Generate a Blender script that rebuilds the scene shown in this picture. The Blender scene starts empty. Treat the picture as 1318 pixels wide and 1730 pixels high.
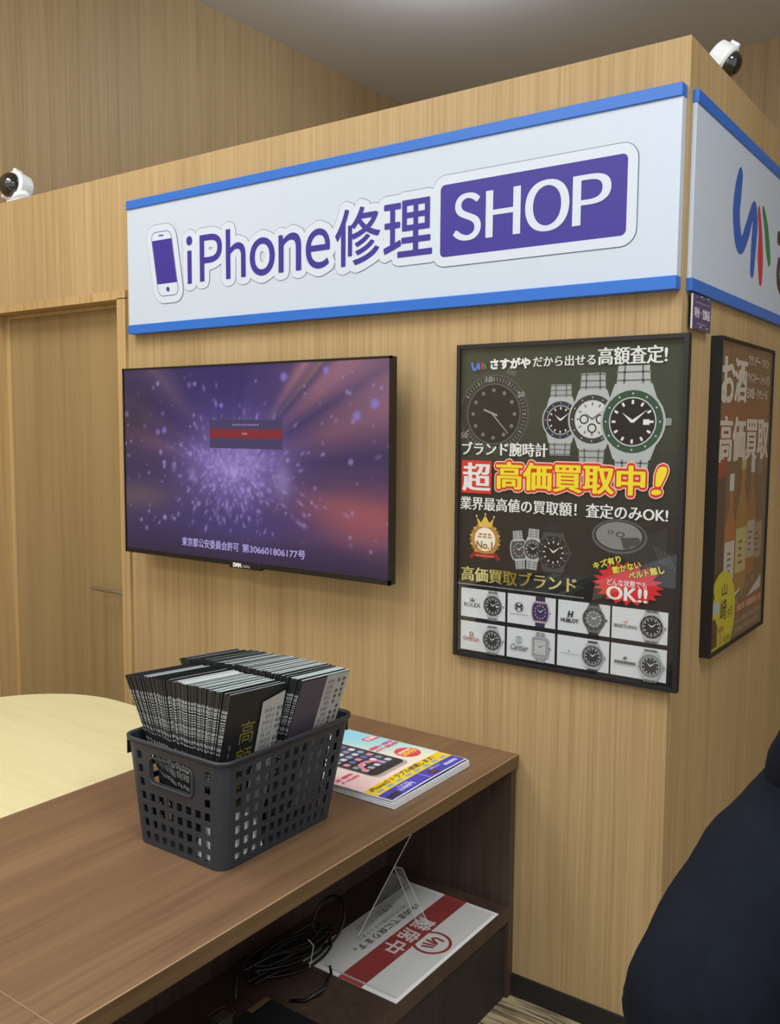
import bpy, math, random
import numpy as np
from mathutils import Vector, Matrix
R = random.Random(7)
SC = bpy.context.scene
COL = SC.collection

def lin(c):
    return tuple(((v/255)/12.92 if v/255 <= .04045 else ((v/255+.055)/1.055)**2.4) for v in c)

# ------------------------------------------------------------------ camera
YAW, PITCH, ROLL, FPX = 0.6237, 0.0921, 0.0071, 1540.287
CAM = Vector((0.7217, -2.1789, 1.5811))
fw = Vector((-math.sin(YAW)*math.cos(PITCH), math.cos(YAW)*math.cos(PITCH), -math.sin(PITCH)))
rt = fw.cross(Vector((0, 0, 1))).normalized()
up = rt.cross(fw)
r2 = rt*math.cos(ROLL)+up*math.sin(ROLL)
u2 = up*math.cos(ROLL)-rt*math.sin(ROLL)
cd = bpy.data.cameras.new('camera')
cd.sensor_fit = 'VERTICAL'; cd.sensor_height = 24; cd.sensor_width = 24*1318/1730
cd.lens = FPX*24/1730; cd.clip_start = .02
cam = bpy.data.objects.new('camera', cd); COL.objects.link(cam)
M = Matrix((r2, u2, -fw)).transposed().to_4x4(); M.translation = CAM
cam.matrix_world = M
SC.camera = cam

# ------------------------------------------------------------------ light
SC.view_settings.view_transform = 'Standard'; SC.view_settings.look = 'None'
SC.view_settings.gamma = 1; SC.view_settings.use_curve_mapping = False
SC.view_settings.exposure = 0.0
W = bpy.data.worlds.new('hall_light'); SC.world = W; W.use_nodes = True
W.node_tree.nodes['Background'].inputs[0].default_value = (.92, .96, 1, 1)
W.node_tree.nodes['Background'].inputs[1].default_value = 1.0
CEIL = 3.812
LAMPS = [  # x, y, watts, size
    (-2.1, -1.5, 28, 1.1), (-0.5, -2.3, 11, 1.1), (-2.1, -4.2, 22, 1.1), (-0.5, -4.4, 16, 1.1), (1.5, -1.4, 46, 1.1)]  # last panel is unseen, added as fill for the booth's right face
COOL = (1.0, .985, .955)

# ------------------------------------------------------------------ helpers
def tag(o, label=None, cat=None, group=None, kind=None):
    if label: o['label'] = label
    if cat: o['category'] = cat
    if group: o['group'] = group
    if kind: o['kind'] = kind
    return o

def thing(name, label, cat, loc=(0, 0, 0), group=None):
    o = bpy.data.objects.new(name, None); COL.objects.link(o)
    o.location = loc; o.empty_display_size = .05
    return tag(o, label, cat, group)

def link(name, me, mat=None, parent=None, smooth=False):
    if mat is not None and not me.materials: me.materials.append(mat)
    o = bpy.data.objects.new(name, me); COL.objects.link(o)
    if parent is not None:
        o.parent = parent
        o.location = -Vector(parent_world(parent))
    if smooth:
        for p in me.polygons: p.use_smooth = True
    return o

def parent_world(p):
    v = Vector(p.location)
    while p.parent is not None:
        p = p.parent; v += Vector(p.location)
    return v

class MB:
    """collects shapes in world coordinates, builds one mesh object"""
    def __init__(s): s.v = []; s.f = []
    def quad(s, *p):
        n = len(s.v); s.v += [tuple(q) for q in p]; s.f.append(tuple(range(n, n+len(p))))
    def box(s, a, b, rot=None, piv=None):
        x0, y0, z0 = a; x1, y1, z1 = b
        P = [Vector(p) for p in ((x0,y0,z0),(x1,y0,z0),(x1,y1,z0),(x0,y1,z0),(x0,y0,z1),(x1,y0,z1),(x1,y1,z1),(x0,y1,z1))]
        if rot is not None: P = [rot @ (p-piv)+piv for p in P]
        n = len(s.v); s.v += [tuple(p) for p in P]
        s.f += [tuple(n+i for i in q) for q in ((0,3,2,1),(4,5,6,7),(0,1,5,4),(1,2,6,5),(2,3,7,6),(3,0,4,7))]
    def tube(s, pts, r, n=8, closed=False, cap=True):
        pts = [Vector(p) for p in pts]; m = len(pts); base = len(s.v)
        rr = r if isinstance(r, (list, tuple)) else [r]*m
        ref = Vector((0, 0, 1))
        for i, p in enumerate(pts):
            a = pts[(i-1) % m] if (closed or i > 0) else p
            b = pts[(i+1) % m] if (closed or i < m-1) else p
            d = (b-a).normalized()
            if abs(d.dot(ref)) > .95: ref = Vector((1, 0, 0)) if abs(d.x) < .9 else Vector((0, 1, 0))
            e1 = (ref-d*ref.dot(d)).normalized(); e2 = d.cross(e1); ref = e1
            for k in range(n):
                t = 2*math.pi*k/n
                s.v.append(tuple(p+(e1*math.cos(t)+e2*math.sin(t))*rr[i]))
        for i in range(m if closed else m-1):
            j = (i+1) % m
            for k in range(n):
                s.f.append((base+i*n+k, base+i*n+(k+1) % n, base+j*n+(k+1) % n, base+j*n+k))
        if cap and not closed:
            s.f.append(tuple(base+k for k in reversed(range(n))))
            s.f.append(tuple(base+(m-1)*n+k for k in range(n)))
    def lathe(s, prof, c, axis=(0, 0, 1), n=24):
        ax = Vector(axis).normalized(); c = Vector(c)
        e1 = ax.orthogonal().normalized(); e2 = ax.cross(e1); base = len(s.v)
        for r, h in prof:
            for k in range(n):
                t = 2*math.pi*k/n
                s.v.append(tuple(c+ax*h+(e1*math.cos(t)+e2*math.sin(t))*r))
        for i in range(len(prof)-1):
            for k in range(n):
                s.f.append((base+i*n+k, base+i*n+(k+1) % n, base+(i+1)*n+(k+1) % n, base+(i+1)*n+k))
        s.f.append(tuple(base+k for k in reversed(range(n))))
        s.f.append(tuple(base+(len(prof)-1)*n+k for k in range(n)))
    def prism(s, poly, z0, z1):
        n = len(poly); b = len(s.v)
        s.v += [(x, y, z0) for x, y in poly]+[(x, y, z1) for x, y in poly]
        s.f.append(tuple(b+i for i in reversed(range(n)))); s.f.append(tuple(b+n+i for i in range(n)))
        for i in range(n):
            j = (i+1) % n; s.f.append((b+i, b+j, b+n+j, b+n+i))
    def mesh(s, name):
        me = bpy.data.meshes.new(name); me.from_pydata(s.v, [], s.f); me.update(); return me
    def build(s, name, mat, parent=None, smooth=False, bevel=0):
        o = link(name, s.mesh(name), mat, parent, smooth)
        if bevel:
            m = o.modifiers.new('edge', 'BEVEL'); m.width = bevel; m.segments = 2; m.limit_method = 'ANGLE'
        return o

def rrect(x0, y0, x1, y1, r, n=5):
    out = []
    for cx, cy, a in ((x1-r, y0+r, -90), (x1-r, y1-r, 0), (x0+r, y1-r, 90), (x0+r, y0+r, 180)):
        for k in range(n+1):
            t = math.radians(a+90*k/n); out.append((cx+r*math.cos(t), cy+r*math.sin(t)))
    return out

def arc(cx, cy, r, n=24, sx=1, sy=1, a0=0):
    return [(cx+r*sx*math.cos(a0+2*math.pi*k/n), cy+r*sy*math.sin(a0+2*math.pi*k/n)) for k in range(n)]

# --- flat lettering and flat print -------------------------------------------------
BIG = set('ｉＰｈｏｎｅ修理ＳＨＯお酒超')
_tc = {}
def glyphs(s, res=3):
    if s in BIG: res = 10
    if s not in _tc:
        c = bpy.data.curves.new('lettering', 'FONT'); c.body = s; c.resolution_u = res
        o = bpy.data.objects.new('lettering', c)
        me = bpy.data.meshes.new_from_object(o)
        V = np.array([(v.co.x, v.co.y) for v in me.vertices]) if len(me.vertices) else np.zeros((1, 2))
        F = [tuple(p.vertices) for p in me.polygons]
        cnt = {}
        for f in F:
            for i in range(len(f)):
                k = tuple(sorted((f[i], f[(i+1) % len(f)]))); cnt[k] = cnt.get(k, 0)+1
        E = [k for k, c_ in cnt.items() if c_ == 1]
        bpy.data.objects.remove(o); bpy.data.curves.remove(c); bpy.data.meshes.remove(me)
        _tc[s] = (V, F, E)
    return _tc[s]

class Print:
    """flat coloured shapes in layers on a plane (origin o, axes U V, normal N)"""
    STEP = .00004
    def __init__(s, o, U, V, N, lift=.0003):
        s.o, s.U, s.V, s.N = Vector(o), Vector(U), Vector(V), Vector(N)
        s.lift = lift; s.v = []; s.f = []; s.c = []; s.layer = 0
    def up(s): s.layer += 1; return s
    def _add(s, pts, faces, col, jit=0):
        h = s.lift+s.layer*s.STEP+(jit % 240)*1.5e-6   # pieces of one stroke never lie in exactly one plane
        b = len(s.v)
        s.v += [tuple(s.o+s.U*float(x)+s.V*float(y)+s.N*h) for x, y in pts]
        for f in faces:
            a = [pts[i] for i in f]
            ar = sum(a[i][0]*a[(i+1) % len(a)][1]-a[(i+1) % len(a)][0]*a[i][1] for i in range(len(a)))
            f = f if ar > 0 else tuple(reversed(f))
            s.f.append(tuple(b+i for i in f))
            if callable(col):
                cx = sum(p[0] for p in a)/len(a); cy = sum(p[1] for p in a)/len(a); s.c.append(col(cx, cy))
            else: s.c.append(col)
    def poly(s, pts, col): s._add(pts, [tuple(range(len(pts)))], col); return s.up()
    def rect(s, x0, y0, x1, y1, col): return s.poly([(x0, y0), (x1, y0), (x1, y1), (x0, y1)], col)
    def fan(s, c, pts, col):
        n = len(pts); s._add([c]+list(pts), [(0, 1+i, 1+(i+1) % n) for i in range(n)], col); return s.up()
    def disc(s, cx, cy, r, col, n=24, sx=1, sy=1): return s.poly(arc(cx, cy, r, n, sx, sy), col)
    def ring(s, cx, cy, r0, r1, col, n=28, sx=1, sy=1):
        a = arc(cx, cy, r0, n, sx, sy)+arc(cx, cy, r1, n, sx, sy)
        s._add(a, [(i, (i+1) % n, n+(i+1) % n, n+i) for i in range(n)], col); return s.up()
    def bar(s, a, b, w, col, w2=None):
        w2 = w if w2 is None else w2
        dx, dy = b[0]-a[0], b[1]-a[1]; L = math.hypot(dx, dy) or 1; nx, ny = -dy/L, dx/L
        return s.poly([(a[0]-nx*w/2, a[1]-ny*w/2), (b[0]-nx*w2/2, b[1]-ny*w2/2), (b[0]+nx*w2/2, b[1]+ny*w2/2), (a[0]+nx*w/2, a[1]+ny*w/2)], col)
    def stroke(s, pts, rad, col, n=6):
        P = []; m = len(pts)
        rad = rad if isinstance(rad, (list, tuple)) else [rad]*m
        for i in range(m-1):
            p0, p1, p2, p3 = (np.array(pts[max(i-1, 0)]), np.array(pts[i]), np.array(pts[i+1]), np.array(pts[min(i+2, m-1)]))
            for k in range(n):
                t = k/n
                P.append((tuple(.5*((2*p1)+(-p0+p2)*t+(2*p0-5*p1+4*p2-p3)*t*t+(-p0+3*p1-3*p2+p3)*t**3)), rad[i]+(rad[i+1]-rad[i])*t))
        P.append((tuple(pts[-1]), rad[-1])); jit = 0
        for (a, ra), (b, rb) in zip(P, P[1:]):
            dx, dy = b[0]-a[0], b[1]-a[1]; L = math.hypot(dx, dy) or 1; nx, ny = -dy/L, dx/L
            jit += 2
            s._add([(a[0]-nx*ra, a[1]-ny*ra), (b[0]-nx*rb, b[1]-ny*rb), (b[0]+nx*rb, b[1]+ny*rb), (a[0]+nx*ra, a[1]+ny*ra)], [(0, 1, 2, 3)], col, jit)
            s._add(arc(a[0], a[1], ra, 10), [tuple(range(10))], col, jit+1)
        s._add(arc(P[-1][0][0], P[-1][0][1], P[-1][1], 10), [tuple(range(10))], col, jit+2)
        return s.up()
    def text(s, t, box, col, bold=0, boldy=None, shear=0, rot=0, halo=(), fit=True):
        """t set into box x0,y0,x1,y1; bold widens strokes; halo = [(width, colour)...] outlines, widest first"""
        V, F, E = glyphs(t)
        lo, hi = V.min(0), V.max(0)
        x0, y0, x1, y1 = box
        k = np.array([(x1-x0)/max(hi[0]-lo[0], 1e-6), (y1-y0)/max(hi[1]-lo[1], 1e-6)])
        Q = (V-lo)*k
        if shear: Q[:, 0] += Q[:, 1]*shear
        Q = Q-[(x1-x0)/2, (y1-y0)/2]
        if rot:
            c_, s_ = math.cos(rot), math.sin(rot); Q = Q @ np.array([[c_, s_], [-s_, c_]])
        Q = Q+[(x0+x1)/2, (y0+y1)/2]
        L0 = s.layer
        for w, hc in halo: s._grow(Q, F, E, w, w, hc); s.layer += 9
        if bold or boldy: s._grow(Q, F, E, bold, bold if boldy is None else boldy, col)
        else: s._add([tuple(q) for q in Q], F, col)
        s.layer = L0+1
        return s
    def _grow(s, Q, F, E, wx, wy, col):
        s._add([tuple(q) for q in Q], F, col)
        n = 8
        for jit, (a, b) in enumerate(E):
            A, B = Q[a], Q[b]
            ex = np.array([(A[0]+wx*math.cos(2*math.pi*k/n), A[1]+wy*math.sin(2*math.pi*k/n)) for k in range(n)] +
                          [(B[0]+wx*math.cos(2*math.pi*k/n), B[1]+wy*math.sin(2*math.pi*k/n)) for k in range(n)])
            d = B-A; nx = np.array([-d[1], d[0]])
            # convex hull of the two small octagons
            pts = sorted(set((round(float(p[0]), 7), round(float(p[1]), 7)) for p in ex))
            def half(ps):
                h = []
                for p in ps:
                    while len(h) > 1 and (h[-1][0]-h[-2][0])*(p[1]-h[-2][1])-(h[-1][1]-h[-2][1])*(p[0]-h[-2][0]) <= 0: h.pop()
                    h.append(p)
                return h
            lo_, up_ = half(pts), half(reversed(pts))
            hull = lo_[:-1]+up_[:-1]
            if len(hull) > 2: s._add(hull, [tuple(range(len(hull)))], col, 1+jit)
    def build(s, name, mat, parent, label=None):
        me = bpy.data.meshes.new(name); me.from_pydata(s.v, [], s.f); me.update()
        at = me.color_attributes.new('ink', 'FLOAT_COLOR', 'CORNER')
        buf = np.ones((len(me.loops), 4), np.float32); k = 0
        for f, c in zip(s.f, s.c):
            buf[k:k+len(f), :3] = lin(c); k += len(f)
        at.data.foreach_set('color', buf.ravel())
        o = link(name, me, mat, parent)
        if label: o['label'] = label
        return o

# ------------------------------------------------------------------ materials
def new_mat(name):
    m = bpy.data.materials.new(name); m.use_nodes = True
    return m, m.node_tree, m.node_tree.nodes['Principled BSDF']

def flat(name, c, rough=.5, metal=0, spec=.5, noise=0, emit=0, coat=0):
    m, nt, b = new_mat(name)
    b.inputs['Roughness'].default_value = rough; b.inputs['Metallic'].default_value = metal
    b.inputs['Specular IOR Level'].default_value = spec
    b.inputs['Coat Weight'].default_value = coat
    L = lin(c)+(1,)
    b.inputs['Base Color'].default_value = L
    n = nt.nodes.new('ShaderNodeTexNoise'); n.inputs['Scale'].default_value = 60; n.inputs['Detail'].default_value = 3
    tc = nt.nodes.new('ShaderNodeTexCoord'); nt.links.new(tc.outputs['Object'], n.inputs['Vector'])
    r = nt.nodes.new('ShaderNodeValToRGB')
    k = noise or .03
    r.color_ramp.elements[0].color = tuple(v*(1-k) for v in L[:3])+(1,)
    r.color_ramp.elements[1].color = tuple(min(1, v*(1+k)) for v in L[:3])+(1,)
    nt.links.new(n.outputs['Fac'], r.inputs['Fac']); nt.links.new(r.outputs['Color'], b.inputs['Base Color'])
    if emit:
        b.inputs['Emission Color'].default_value = L; b.inputs['Emission Strength'].default_value = emit
    return m

def ink_mat(name, rough=.5, emit=0, spec=.4):
    m, nt, b = new_mat(name)
    a = nt.nodes.new('ShaderNodeVertexColor'); a.layer_name = 'ink'
    b.inputs['Roughness'].default_value = rough; b.inputs['Specular IOR Level'].default_value = spec
    if emit:
        b.inputs['Base Color'].default_value = (.01, .01, .012, 1)
        nt.links.new(a.outputs['Color'], b.inputs['Emission Color']); b.inputs['Emission Strength'].default_value = emit
    else: nt.links.new(a.outputs['Color'], b.inputs['Base Color'])
    return m

def wood(name, dark, mid, light, freq=(95, 95, 1.3), broad=(3.2, 3.2, .12), rough=.5, bump=.05, contrast=1.0, spec=.35):
    m, nt, b = new_mat(name); N = nt.nodes.new; Lk = nt.links.new
    tc = N('ShaderNodeTexCoord')
    def tex(scale, detail, rgh=.6):
        mp = N('ShaderNodeMapping'); mp.inputs['Scale'].default_value = scale
        Lk(tc.outputs['Object'], mp.inputs['Vector'])
        t = N('ShaderNodeTexNoise'); t.inputs['Scale'].default_value = 1; t.inputs['Detail'].default_value = detail
        t.inputs['Roughness'].default_value = rgh
        Lk(mp.outputs['Vector'], t.inputs['Vector']); return t
    fine = tex(freq, 4); mid_ = tex(tuple(f*.28 for f in freq), 3); br = tex(broad, 2)
    a1 = N('ShaderNodeMath'); a1.operation = 'MULTIPLY_ADD'; a1.inputs[1].default_value = .5; Lk(fine.outputs['Fac'], a1.inputs[0])
    m2 = N('ShaderNodeMath'); m2.operation = 'MULTIPLY'; m2.inputs[1].default_value = .3; Lk(mid_.outputs['Fac'], m2.inputs[0])
    Lk(m2.outputs[0], a1.inputs[2])
    a2 = N('ShaderNodeMath'); a2.operation = 'MULTIPLY_ADD'; a2.inputs[1].default_value = .3; Lk(br.outputs['Fac'], a2.inputs[0]); Lk(a1.outputs[0], a2.inputs[2])
    rp = N('ShaderNodeValToRGB'); e = rp.color_ramp.elements
    e[0].position = .55-.22/contrast; e[0].color = lin(dark)+(1,)
    e[1].position = .55+.22/contrast; e[1].color = lin(light)+(1,)
    k = e.new(.55); k.color = lin(mid)+(1,)
    Lk(a2.outputs[0], rp.inputs['Fac']); Lk(rp.outputs['Color'], b.inputs['Base Color'])
    b.inputs['Roughness'].default_value = rough; b.inputs['Specular IOR Level'].default_value = spec
    bp = N('ShaderNodeBump'); bp.inputs['Strength'].default_value = bump; bp.inputs['Distance'].default_value = .002
    Lk(fine.outputs['Fac'], bp.inputs['Height']); Lk(bp.outputs['Normal'], b.inputs['Normal'])
    return m

def pane_mat(name, tint=(.97, .98, .98), rough=.02, amount=1.0):
    m, nt, b = new_mat(name); N = nt.nodes.new; nt.nodes.remove(b)
    out = [n for n in nt.nodes if n.type == 'OUTPUT_MATERIAL'][0]
    t = N('ShaderNodeBsdfTransparent'); t.inputs[0].default_value = tint+(1,)
    g = N('ShaderNodeBsdfGlossy'); g.inputs['Roughness'].default_value = rough
    ge = N('ShaderNodeNewGeometry'); dp = N('ShaderNodeVectorMath'); dp.operation = 'DOT_PRODUCT'
    nt.links.new(ge.outputs['Normal'], dp.inputs[0]); nt.links.new(ge.outputs['Incoming'], dp.inputs[1])
    ab = N('ShaderNodeMath'); ab.operation = 'ABSOLUTE'; nt.links.new(dp.outputs['Value'], ab.inputs[0])
    on = N('ShaderNodeMath'); on.operation = 'SUBTRACT'; on.inputs[0].default_value = 1; nt.links.new(ab.outputs[0], on.inputs[1])
    pw = N('ShaderNodeMath'); pw.operation = 'POWER'; pw.inputs[1].default_value = 5; nt.links.new(on.outputs[0], pw.inputs[0])
    fr = N('ShaderNodeMath'); fr.operation = 'MULTIPLY_ADD'; fr.inputs[1].default_value = .94; fr.inputs[2].default_value = .06; nt.links.new(pw.outputs[0], fr.inputs[0])
    k = N('ShaderNodeMath'); k.operation = 'MULTIPLY'; k.inputs[1].default_value = amount
    mx = N('ShaderNodeMixShader')
    nt.links.new(fr.outputs[0], k.inputs[0]); nt.links.new(k.outputs[0], mx.inputs[0])
    nt.links.new(t.outputs[0], mx.inputs[1]); nt.links.new(g.outputs[0], mx.inputs[2]); nt.links.new(mx.outputs[0], out.inputs[0])
    return m

M_WALL = wood('oak_laminate', (144, 117, 78), (176, 149, 106), (194, 168, 124), freq=(150, 150, 1.5), spec=.25, rough=.55)
M_BACKWALL = wood('oak_laminate_back', (142, 118, 82), (170, 144, 104), (190, 163, 120), freq=(100, 100, 1.2), spec=.25, rough=.55)
M_DOOR = wood('oak_door', (128, 105, 69), (152, 128, 87), (167, 142, 99), freq=(34, 34, .9), broad=(5, 5, .3), contrast=.9)
M_CASING = wood('oak_casing', (150, 120, 76), (182, 152, 104), (198, 168, 118))
M_COUNTER = wood('walnut_top', (80, 60, 42), (112, 86, 62), (134, 105, 77), freq=(80, 2.0, 80), broad=(7, .7, 7), rough=.38, spec=.5, contrast=.85)
M_COUNTER_V = wood('walnut_panel', (54, 43, 37), (74, 59, 50), (90, 73, 62), freq=(90, 90, 2), broad=(7, 7, .7), rough=.5)
M_EDGE = wood('walnut_edge', (84, 64, 42), (106, 83, 56), (122, 98, 68), freq=(60, 2, 60), rough=.4)
M_TRIM_HIGHLIGHT = flat('pale_trim_highlight', (158, 132, 104), .3)  # pale edge band; highlights of counter edge and seam put into its colour
M_LOWERPANEL = wood('dark_lower_panel', (36, 32, 30), (46, 41, 38), (56, 50, 46), freq=(90, 90, 2), rough=.6)
M_CREAM = wood('pale_maple_top', (198, 187, 141), (209, 200, 155), (217, 209, 168), freq=(3, 40, 40), broad=(.8, 5, 5), rough=.4, contrast=.8)
M_BLACK = flat('black_frame', (26, 26, 27), .45)
M_BASEB = flat('black_skirting', (30, 28, 26), .6)
M_SIGN = flat('white_sign_board', (192, 204, 219), .35, noise=.01)
M_SIGNBLUE = flat('blue_sign_trim', (40, 106, 196), .35, noise=.02)
M_INK = ink_mat('printed_ink', .45)
M_GLOSSINK = ink_mat('poster_print', .6, spec=.2)
M_SCREENINK = ink_mat('screen_pixels', .15, emit=1.0, spec=.3)
M_PLASTIC = flat('dark_grey_plastic', (44, 49, 56), .42, noise=.03)
M_WHITEPL = flat('white_plastic', (226, 230, 232), .4)
M_DOME = flat('smoked_dome', (26, 28, 26), .06, spec=.8, coat=.5)
M_CHROME = flat('brushed_steel', (190, 188, 184), .25, metal=1)
M_PAPER = flat('white_paper', (228, 230, 232), .6, noise=.02)
M_PAGES = flat('brochure_pages', (164, 178, 176), .6, noise=.12)
M_COVER = flat('black_brochure_cover', (31, 33, 36), .4, noise=.08)
M_COVERG = flat('grey_violet_cover', (74, 68, 82), .4, noise=.05)
M_FLAP = flat('pale_grey_flap', (172, 172, 168), .55, noise=.04)
M_CABLE = flat('black_cable', (16, 17, 20), .32)
M_GLASS = pane_mat('poster_glass', amount=1.25)
M_ACRYL = pane_mat('clear_acrylic', (.985, .99, .99), .05, .7)
M_ACRYLE = flat('acrylic_edge', (205, 208, 206), .2)
M_TVBODY = flat('tv_bezel', (20, 20, 22), .3)
M_LAMP = flat('lamp_diffuser', (250, 252, 255), .5, emit=6.0)

# carpet: fine two-tone stripes
M_CARPET, nt, b = new_mat('striped_carpet')
tc = nt.nodes.new('ShaderNodeTexCoord')
mp = nt.nodes.new('ShaderNodeMapping'); mp.inputs['Scale'].default_value = (6, 120, 1); nt.links.new(tc.outputs['Object'], mp.inputs[0])
nz = nt.nodes.new('ShaderNodeTexNoise'); nz.inputs['Scale'].default_value = 1; nz.inputs['Detail'].default_value = 5; nt.links.new(mp.outputs[0], nz.inputs[0])
rp = nt.nodes.new('ShaderNodeValToRGB'); rp.color_ramp.elements[0].position = .42; rp.color_ramp.elements[1].position = .58
rp.color_ramp.elements[0].color = lin((88, 76, 58))+(1,); rp.color_ramp.elements[1].color = lin((176, 160, 124))+(1,)
nt.links.new(nz.outputs['Fac'], rp.inputs[0]); nt.links.new(rp.outputs[0], b.inputs['Base Color']); b.inputs['Roughness'].default_value = .95
M_CEIL = flat('grey_ceiling', (220, 219, 217), .7, noise=.02)
M_FABRIC = flat('navy_jersey', (21, 25, 34), .95, noise=.25, spec=.1)
M_TROUSER = flat('charcoal_trousers', (40, 40, 44), .9, noise=.2)
M_SKIN = flat('skin', (205, 160, 132), .5)
M_HAIR = flat('black_hair', (22, 20, 20), .5)

# ------------------------------------------------------------------ structure
XL, YB, XR, YF = -3.05, 3.51, 3.4, -5.6
def struct(name, mb, mat, bevel=0):
    return tag(mb.build(name, mat, None, bevel=bevel), kind='structure')
m = MB(); m.box((XL-.1, YF, -.1), (XR+.1, YB+.1, 0)); struct('floor', m, M_CARPET)
m = MB(); m.box((XL-.1, YF, CEIL), (XR+.1, YB+.1, CEIL+.1)); struct('ceiling', m, M_CEIL)
m = MB(); m.box((XL-.1, -9.5, 0), (XL, YB+.1, CEIL)); struct('wall_left', m, M_BACKWALL)  # far end lengthened unseen, so the poster glass mirrors wall alone
m = MB(); m.box((XL, YB, 0), (XR, YB+.1, CEIL)); struct('wall_back', m, M_BACKWALL)
m = MB(); m.box((XR, .3, 0), (XR+.1, YB+.1, CEIL)); struct('unseen_shade_wall', m, M_BACKWALL)  # unseen wall, added and cut short to shade the booth's right face
H = 2.487
DX0, DX1, DTOP = -2.925, -2.075, 2.045      # door opening
m = MB()
m.box((XL, 0, 0), (DX0, .1, H)); m.box((DX0, 0, DTOP), (DX1, .1, H)); m.box((DX1, 0, 0), (0, .1, H))
struct('wall_front', m, M_WALL)
m = MB(); m.box((-.1, .1, 0), (0, 2.9, H)); struct('wall_right', m, M_WALL)
m = MB(); m.box((DX1+.05, -.009, 0), (.009, 0, .061)); m.box((0, 0, 0), (.009, 2.9, .061)); struct('baseboard_front', m, M_BASEB)

# door in the front wall
door = thing('door_1', 'oak veneer door with lever handle left of the television', 'door', (DX0, .06, 0))
tag(door, kind='structure')
m = MB()
m.box((DX0-.035, -.012, DTOP-.003), (DX1+.045, .104, DTOP+.028))
m.box((DX0-.035, -.012, 0), (DX0+.003, .104, DTOP)); m.box((DX1-.003, -.012, 0), (DX1+.045, .104, DTOP))
m.build('door_frame', M_CASING, door)
m = MB(); m.box((DX0+.002, .066, 0), (DX0+.031, .1, DTOP-.004)); m.box((DX1-.013, .066, 0), (DX1-.002, .1, DTOP-.004)); m.box((DX0+.031, .066, DTOP-.019), (DX1-.013, .1, DTOP-.004))
m.build('door_stop', M_CASING, door)
m = MB(); m.box((DX0+.032, .070, .008), (DX1-.014, .098, DTOP-.02)); slab = m.build('door_panel', M_DOOR, door)
m = MB(); m.box((-2.135, .062, .87), (-2.093, .070, 1.01)); m.lathe([(.011, 0), (.011, .05)], (-2.114, .066, .945), (0, -1, 0), 12)
m.tube([(-2.114, .018, .945), (-2.16, .014, .945), (-2.30, .014, .945)], [.009, .0085, .007], 10)
m.build('door_handle', M_CHROME, slab, smooth=False)

# ------------------------------------------------------------------ ceiling lights
for i, (x, y, w, sz) in enumerate(LAMPS):
    names = ['square recessed ceiling light panel nearest the left wall, front row', 'square recessed ceiling light panel above the counter',
             'square recessed ceiling light panel at the rear left, behind the camera', 'square recessed ceiling light panel at the rear centre, behind the camera',
             'square ceiling panel added unseen as fill light right of the booth']
    t = thing('ceiling_light', names[i], 'ceiling light', (x, y, CEIL), 'square ceiling lights')
    m = MB(); h = sz/2
    m.box((x-h-.03, y-h-.03, CEIL-.02), (x+h+.03, y-h, CEIL)); m.box((x-h-.03, y+h, CEIL-.02), (x+h+.03, y+h+.03, CEIL))
    m.box((x-h-.03, y-h, CEIL-.02), (x-h, y+h, CEIL)); m.box((x+h, y-h, CEIL-.02), (x+h+.03, y+h, CEIL))
    m.build('lamp_frame', M_WHITEPL, t)
    m = MB(); m.box((x-h, y-h, CEIL-.012), (x+h, y+h, CEIL-.002)); m.build('diffuser', M_LAMP, t)
    a = bpy.data.lights.new('panel_glow', 'AREA'); a.shape = 'SQUARE'; a.size = sz; a.energy = w; a.color = COOL
    ao = bpy.data.objects.new('panel_glow', a); COL.objects.link(ao); ao.location = (x, y, CEIL-.03)
# surface-mounted lamp hanging over the inside of the booth: lights the ceiling round it
bx, by = -1.66, 1.50
t = thing('ceiling_light', 'round surface ceiling lamp behind the booth wall, at the top edge', 'ceiling light', (bx, by, CEIL))
m = MB(); m.lathe([(.03, 0), (.03, -.10)], (bx, by, CEIL), (0, 0, 1), 12); m.build('lamp_stem', M_WHITEPL, t)
m = MB(); m.lathe([(.17, -.10), (.20, -.115), (.20, -.15), (.16, -.165)], (bx, by, CEIL), (0, 0, 1), 28)
m.build('diffuser', flat('cool_lamp_diffuser', (225, 235, 255), .5, emit=9.0), t)
a = bpy.data.lights.new('booth_glow', 'POINT'); a.energy = 24; a.shadow_soft_size = .06; a.color = (.86, .92, 1)
ao = bpy.data.objects.new('booth_glow', a); COL.objects.link(ao); ao.location = (bx, by, CEIL-.24)

# ------------------------------------------------------------------ front sign
SX0, SX1, SZ0, SZ1 = -1.988, -.006, 1.909, 2.375
sg = thing('shop_sign', 'long white sign board with blue borders and purple lettering on the front wall', 'sign', (SX0, -.0, SZ0))
m = MB(); m.box((SX0, -.028, SZ0+.004), (SX1, -.001, SZ1-.004)); m.build('sign_board', M_SIGN, sg)
for za, zb in ((SZ1-.030, SZ1), (SZ0, SZ0+.032)):
    m = MB(); m.box((SX0-.001, -.0335, za), (SX1+.001, -.0005, zb)); m.build('blue_border', M_SIGNBLUE, sg, bevel=.002)
PUR, LINE, WH = (56, 45, 140), (92, 110, 118), (200, 210, 223)
p = Print((0, -.028, 0), (1, 0, 0), (0, 0, 1), (0, -1, 0))
letters = [('ｉ', (-1.677, 2.063, -1.653, 2.216)), ('Ｐ', (-1.612, 2.065, -1.511, 2.212)), ('ｈ', (-1.489, 2.063, -1.404, 2.217)),
           ('ｏ', (-1.381, 2.060, -1.277, 2.174)), ('ｎ', (-1.257, 2.062, -1.168, 2.174)), ('ｅ', (-1.145, 2.060, -1.054, 2.174)),
           ('修', (-1.030, 2.056, -.868, 2.217)), ('理', (-.852, 2.062, -.690, 2.213))]
box0 = rrect(-.662, 2.046, -.132, 2.238, .014)
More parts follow.
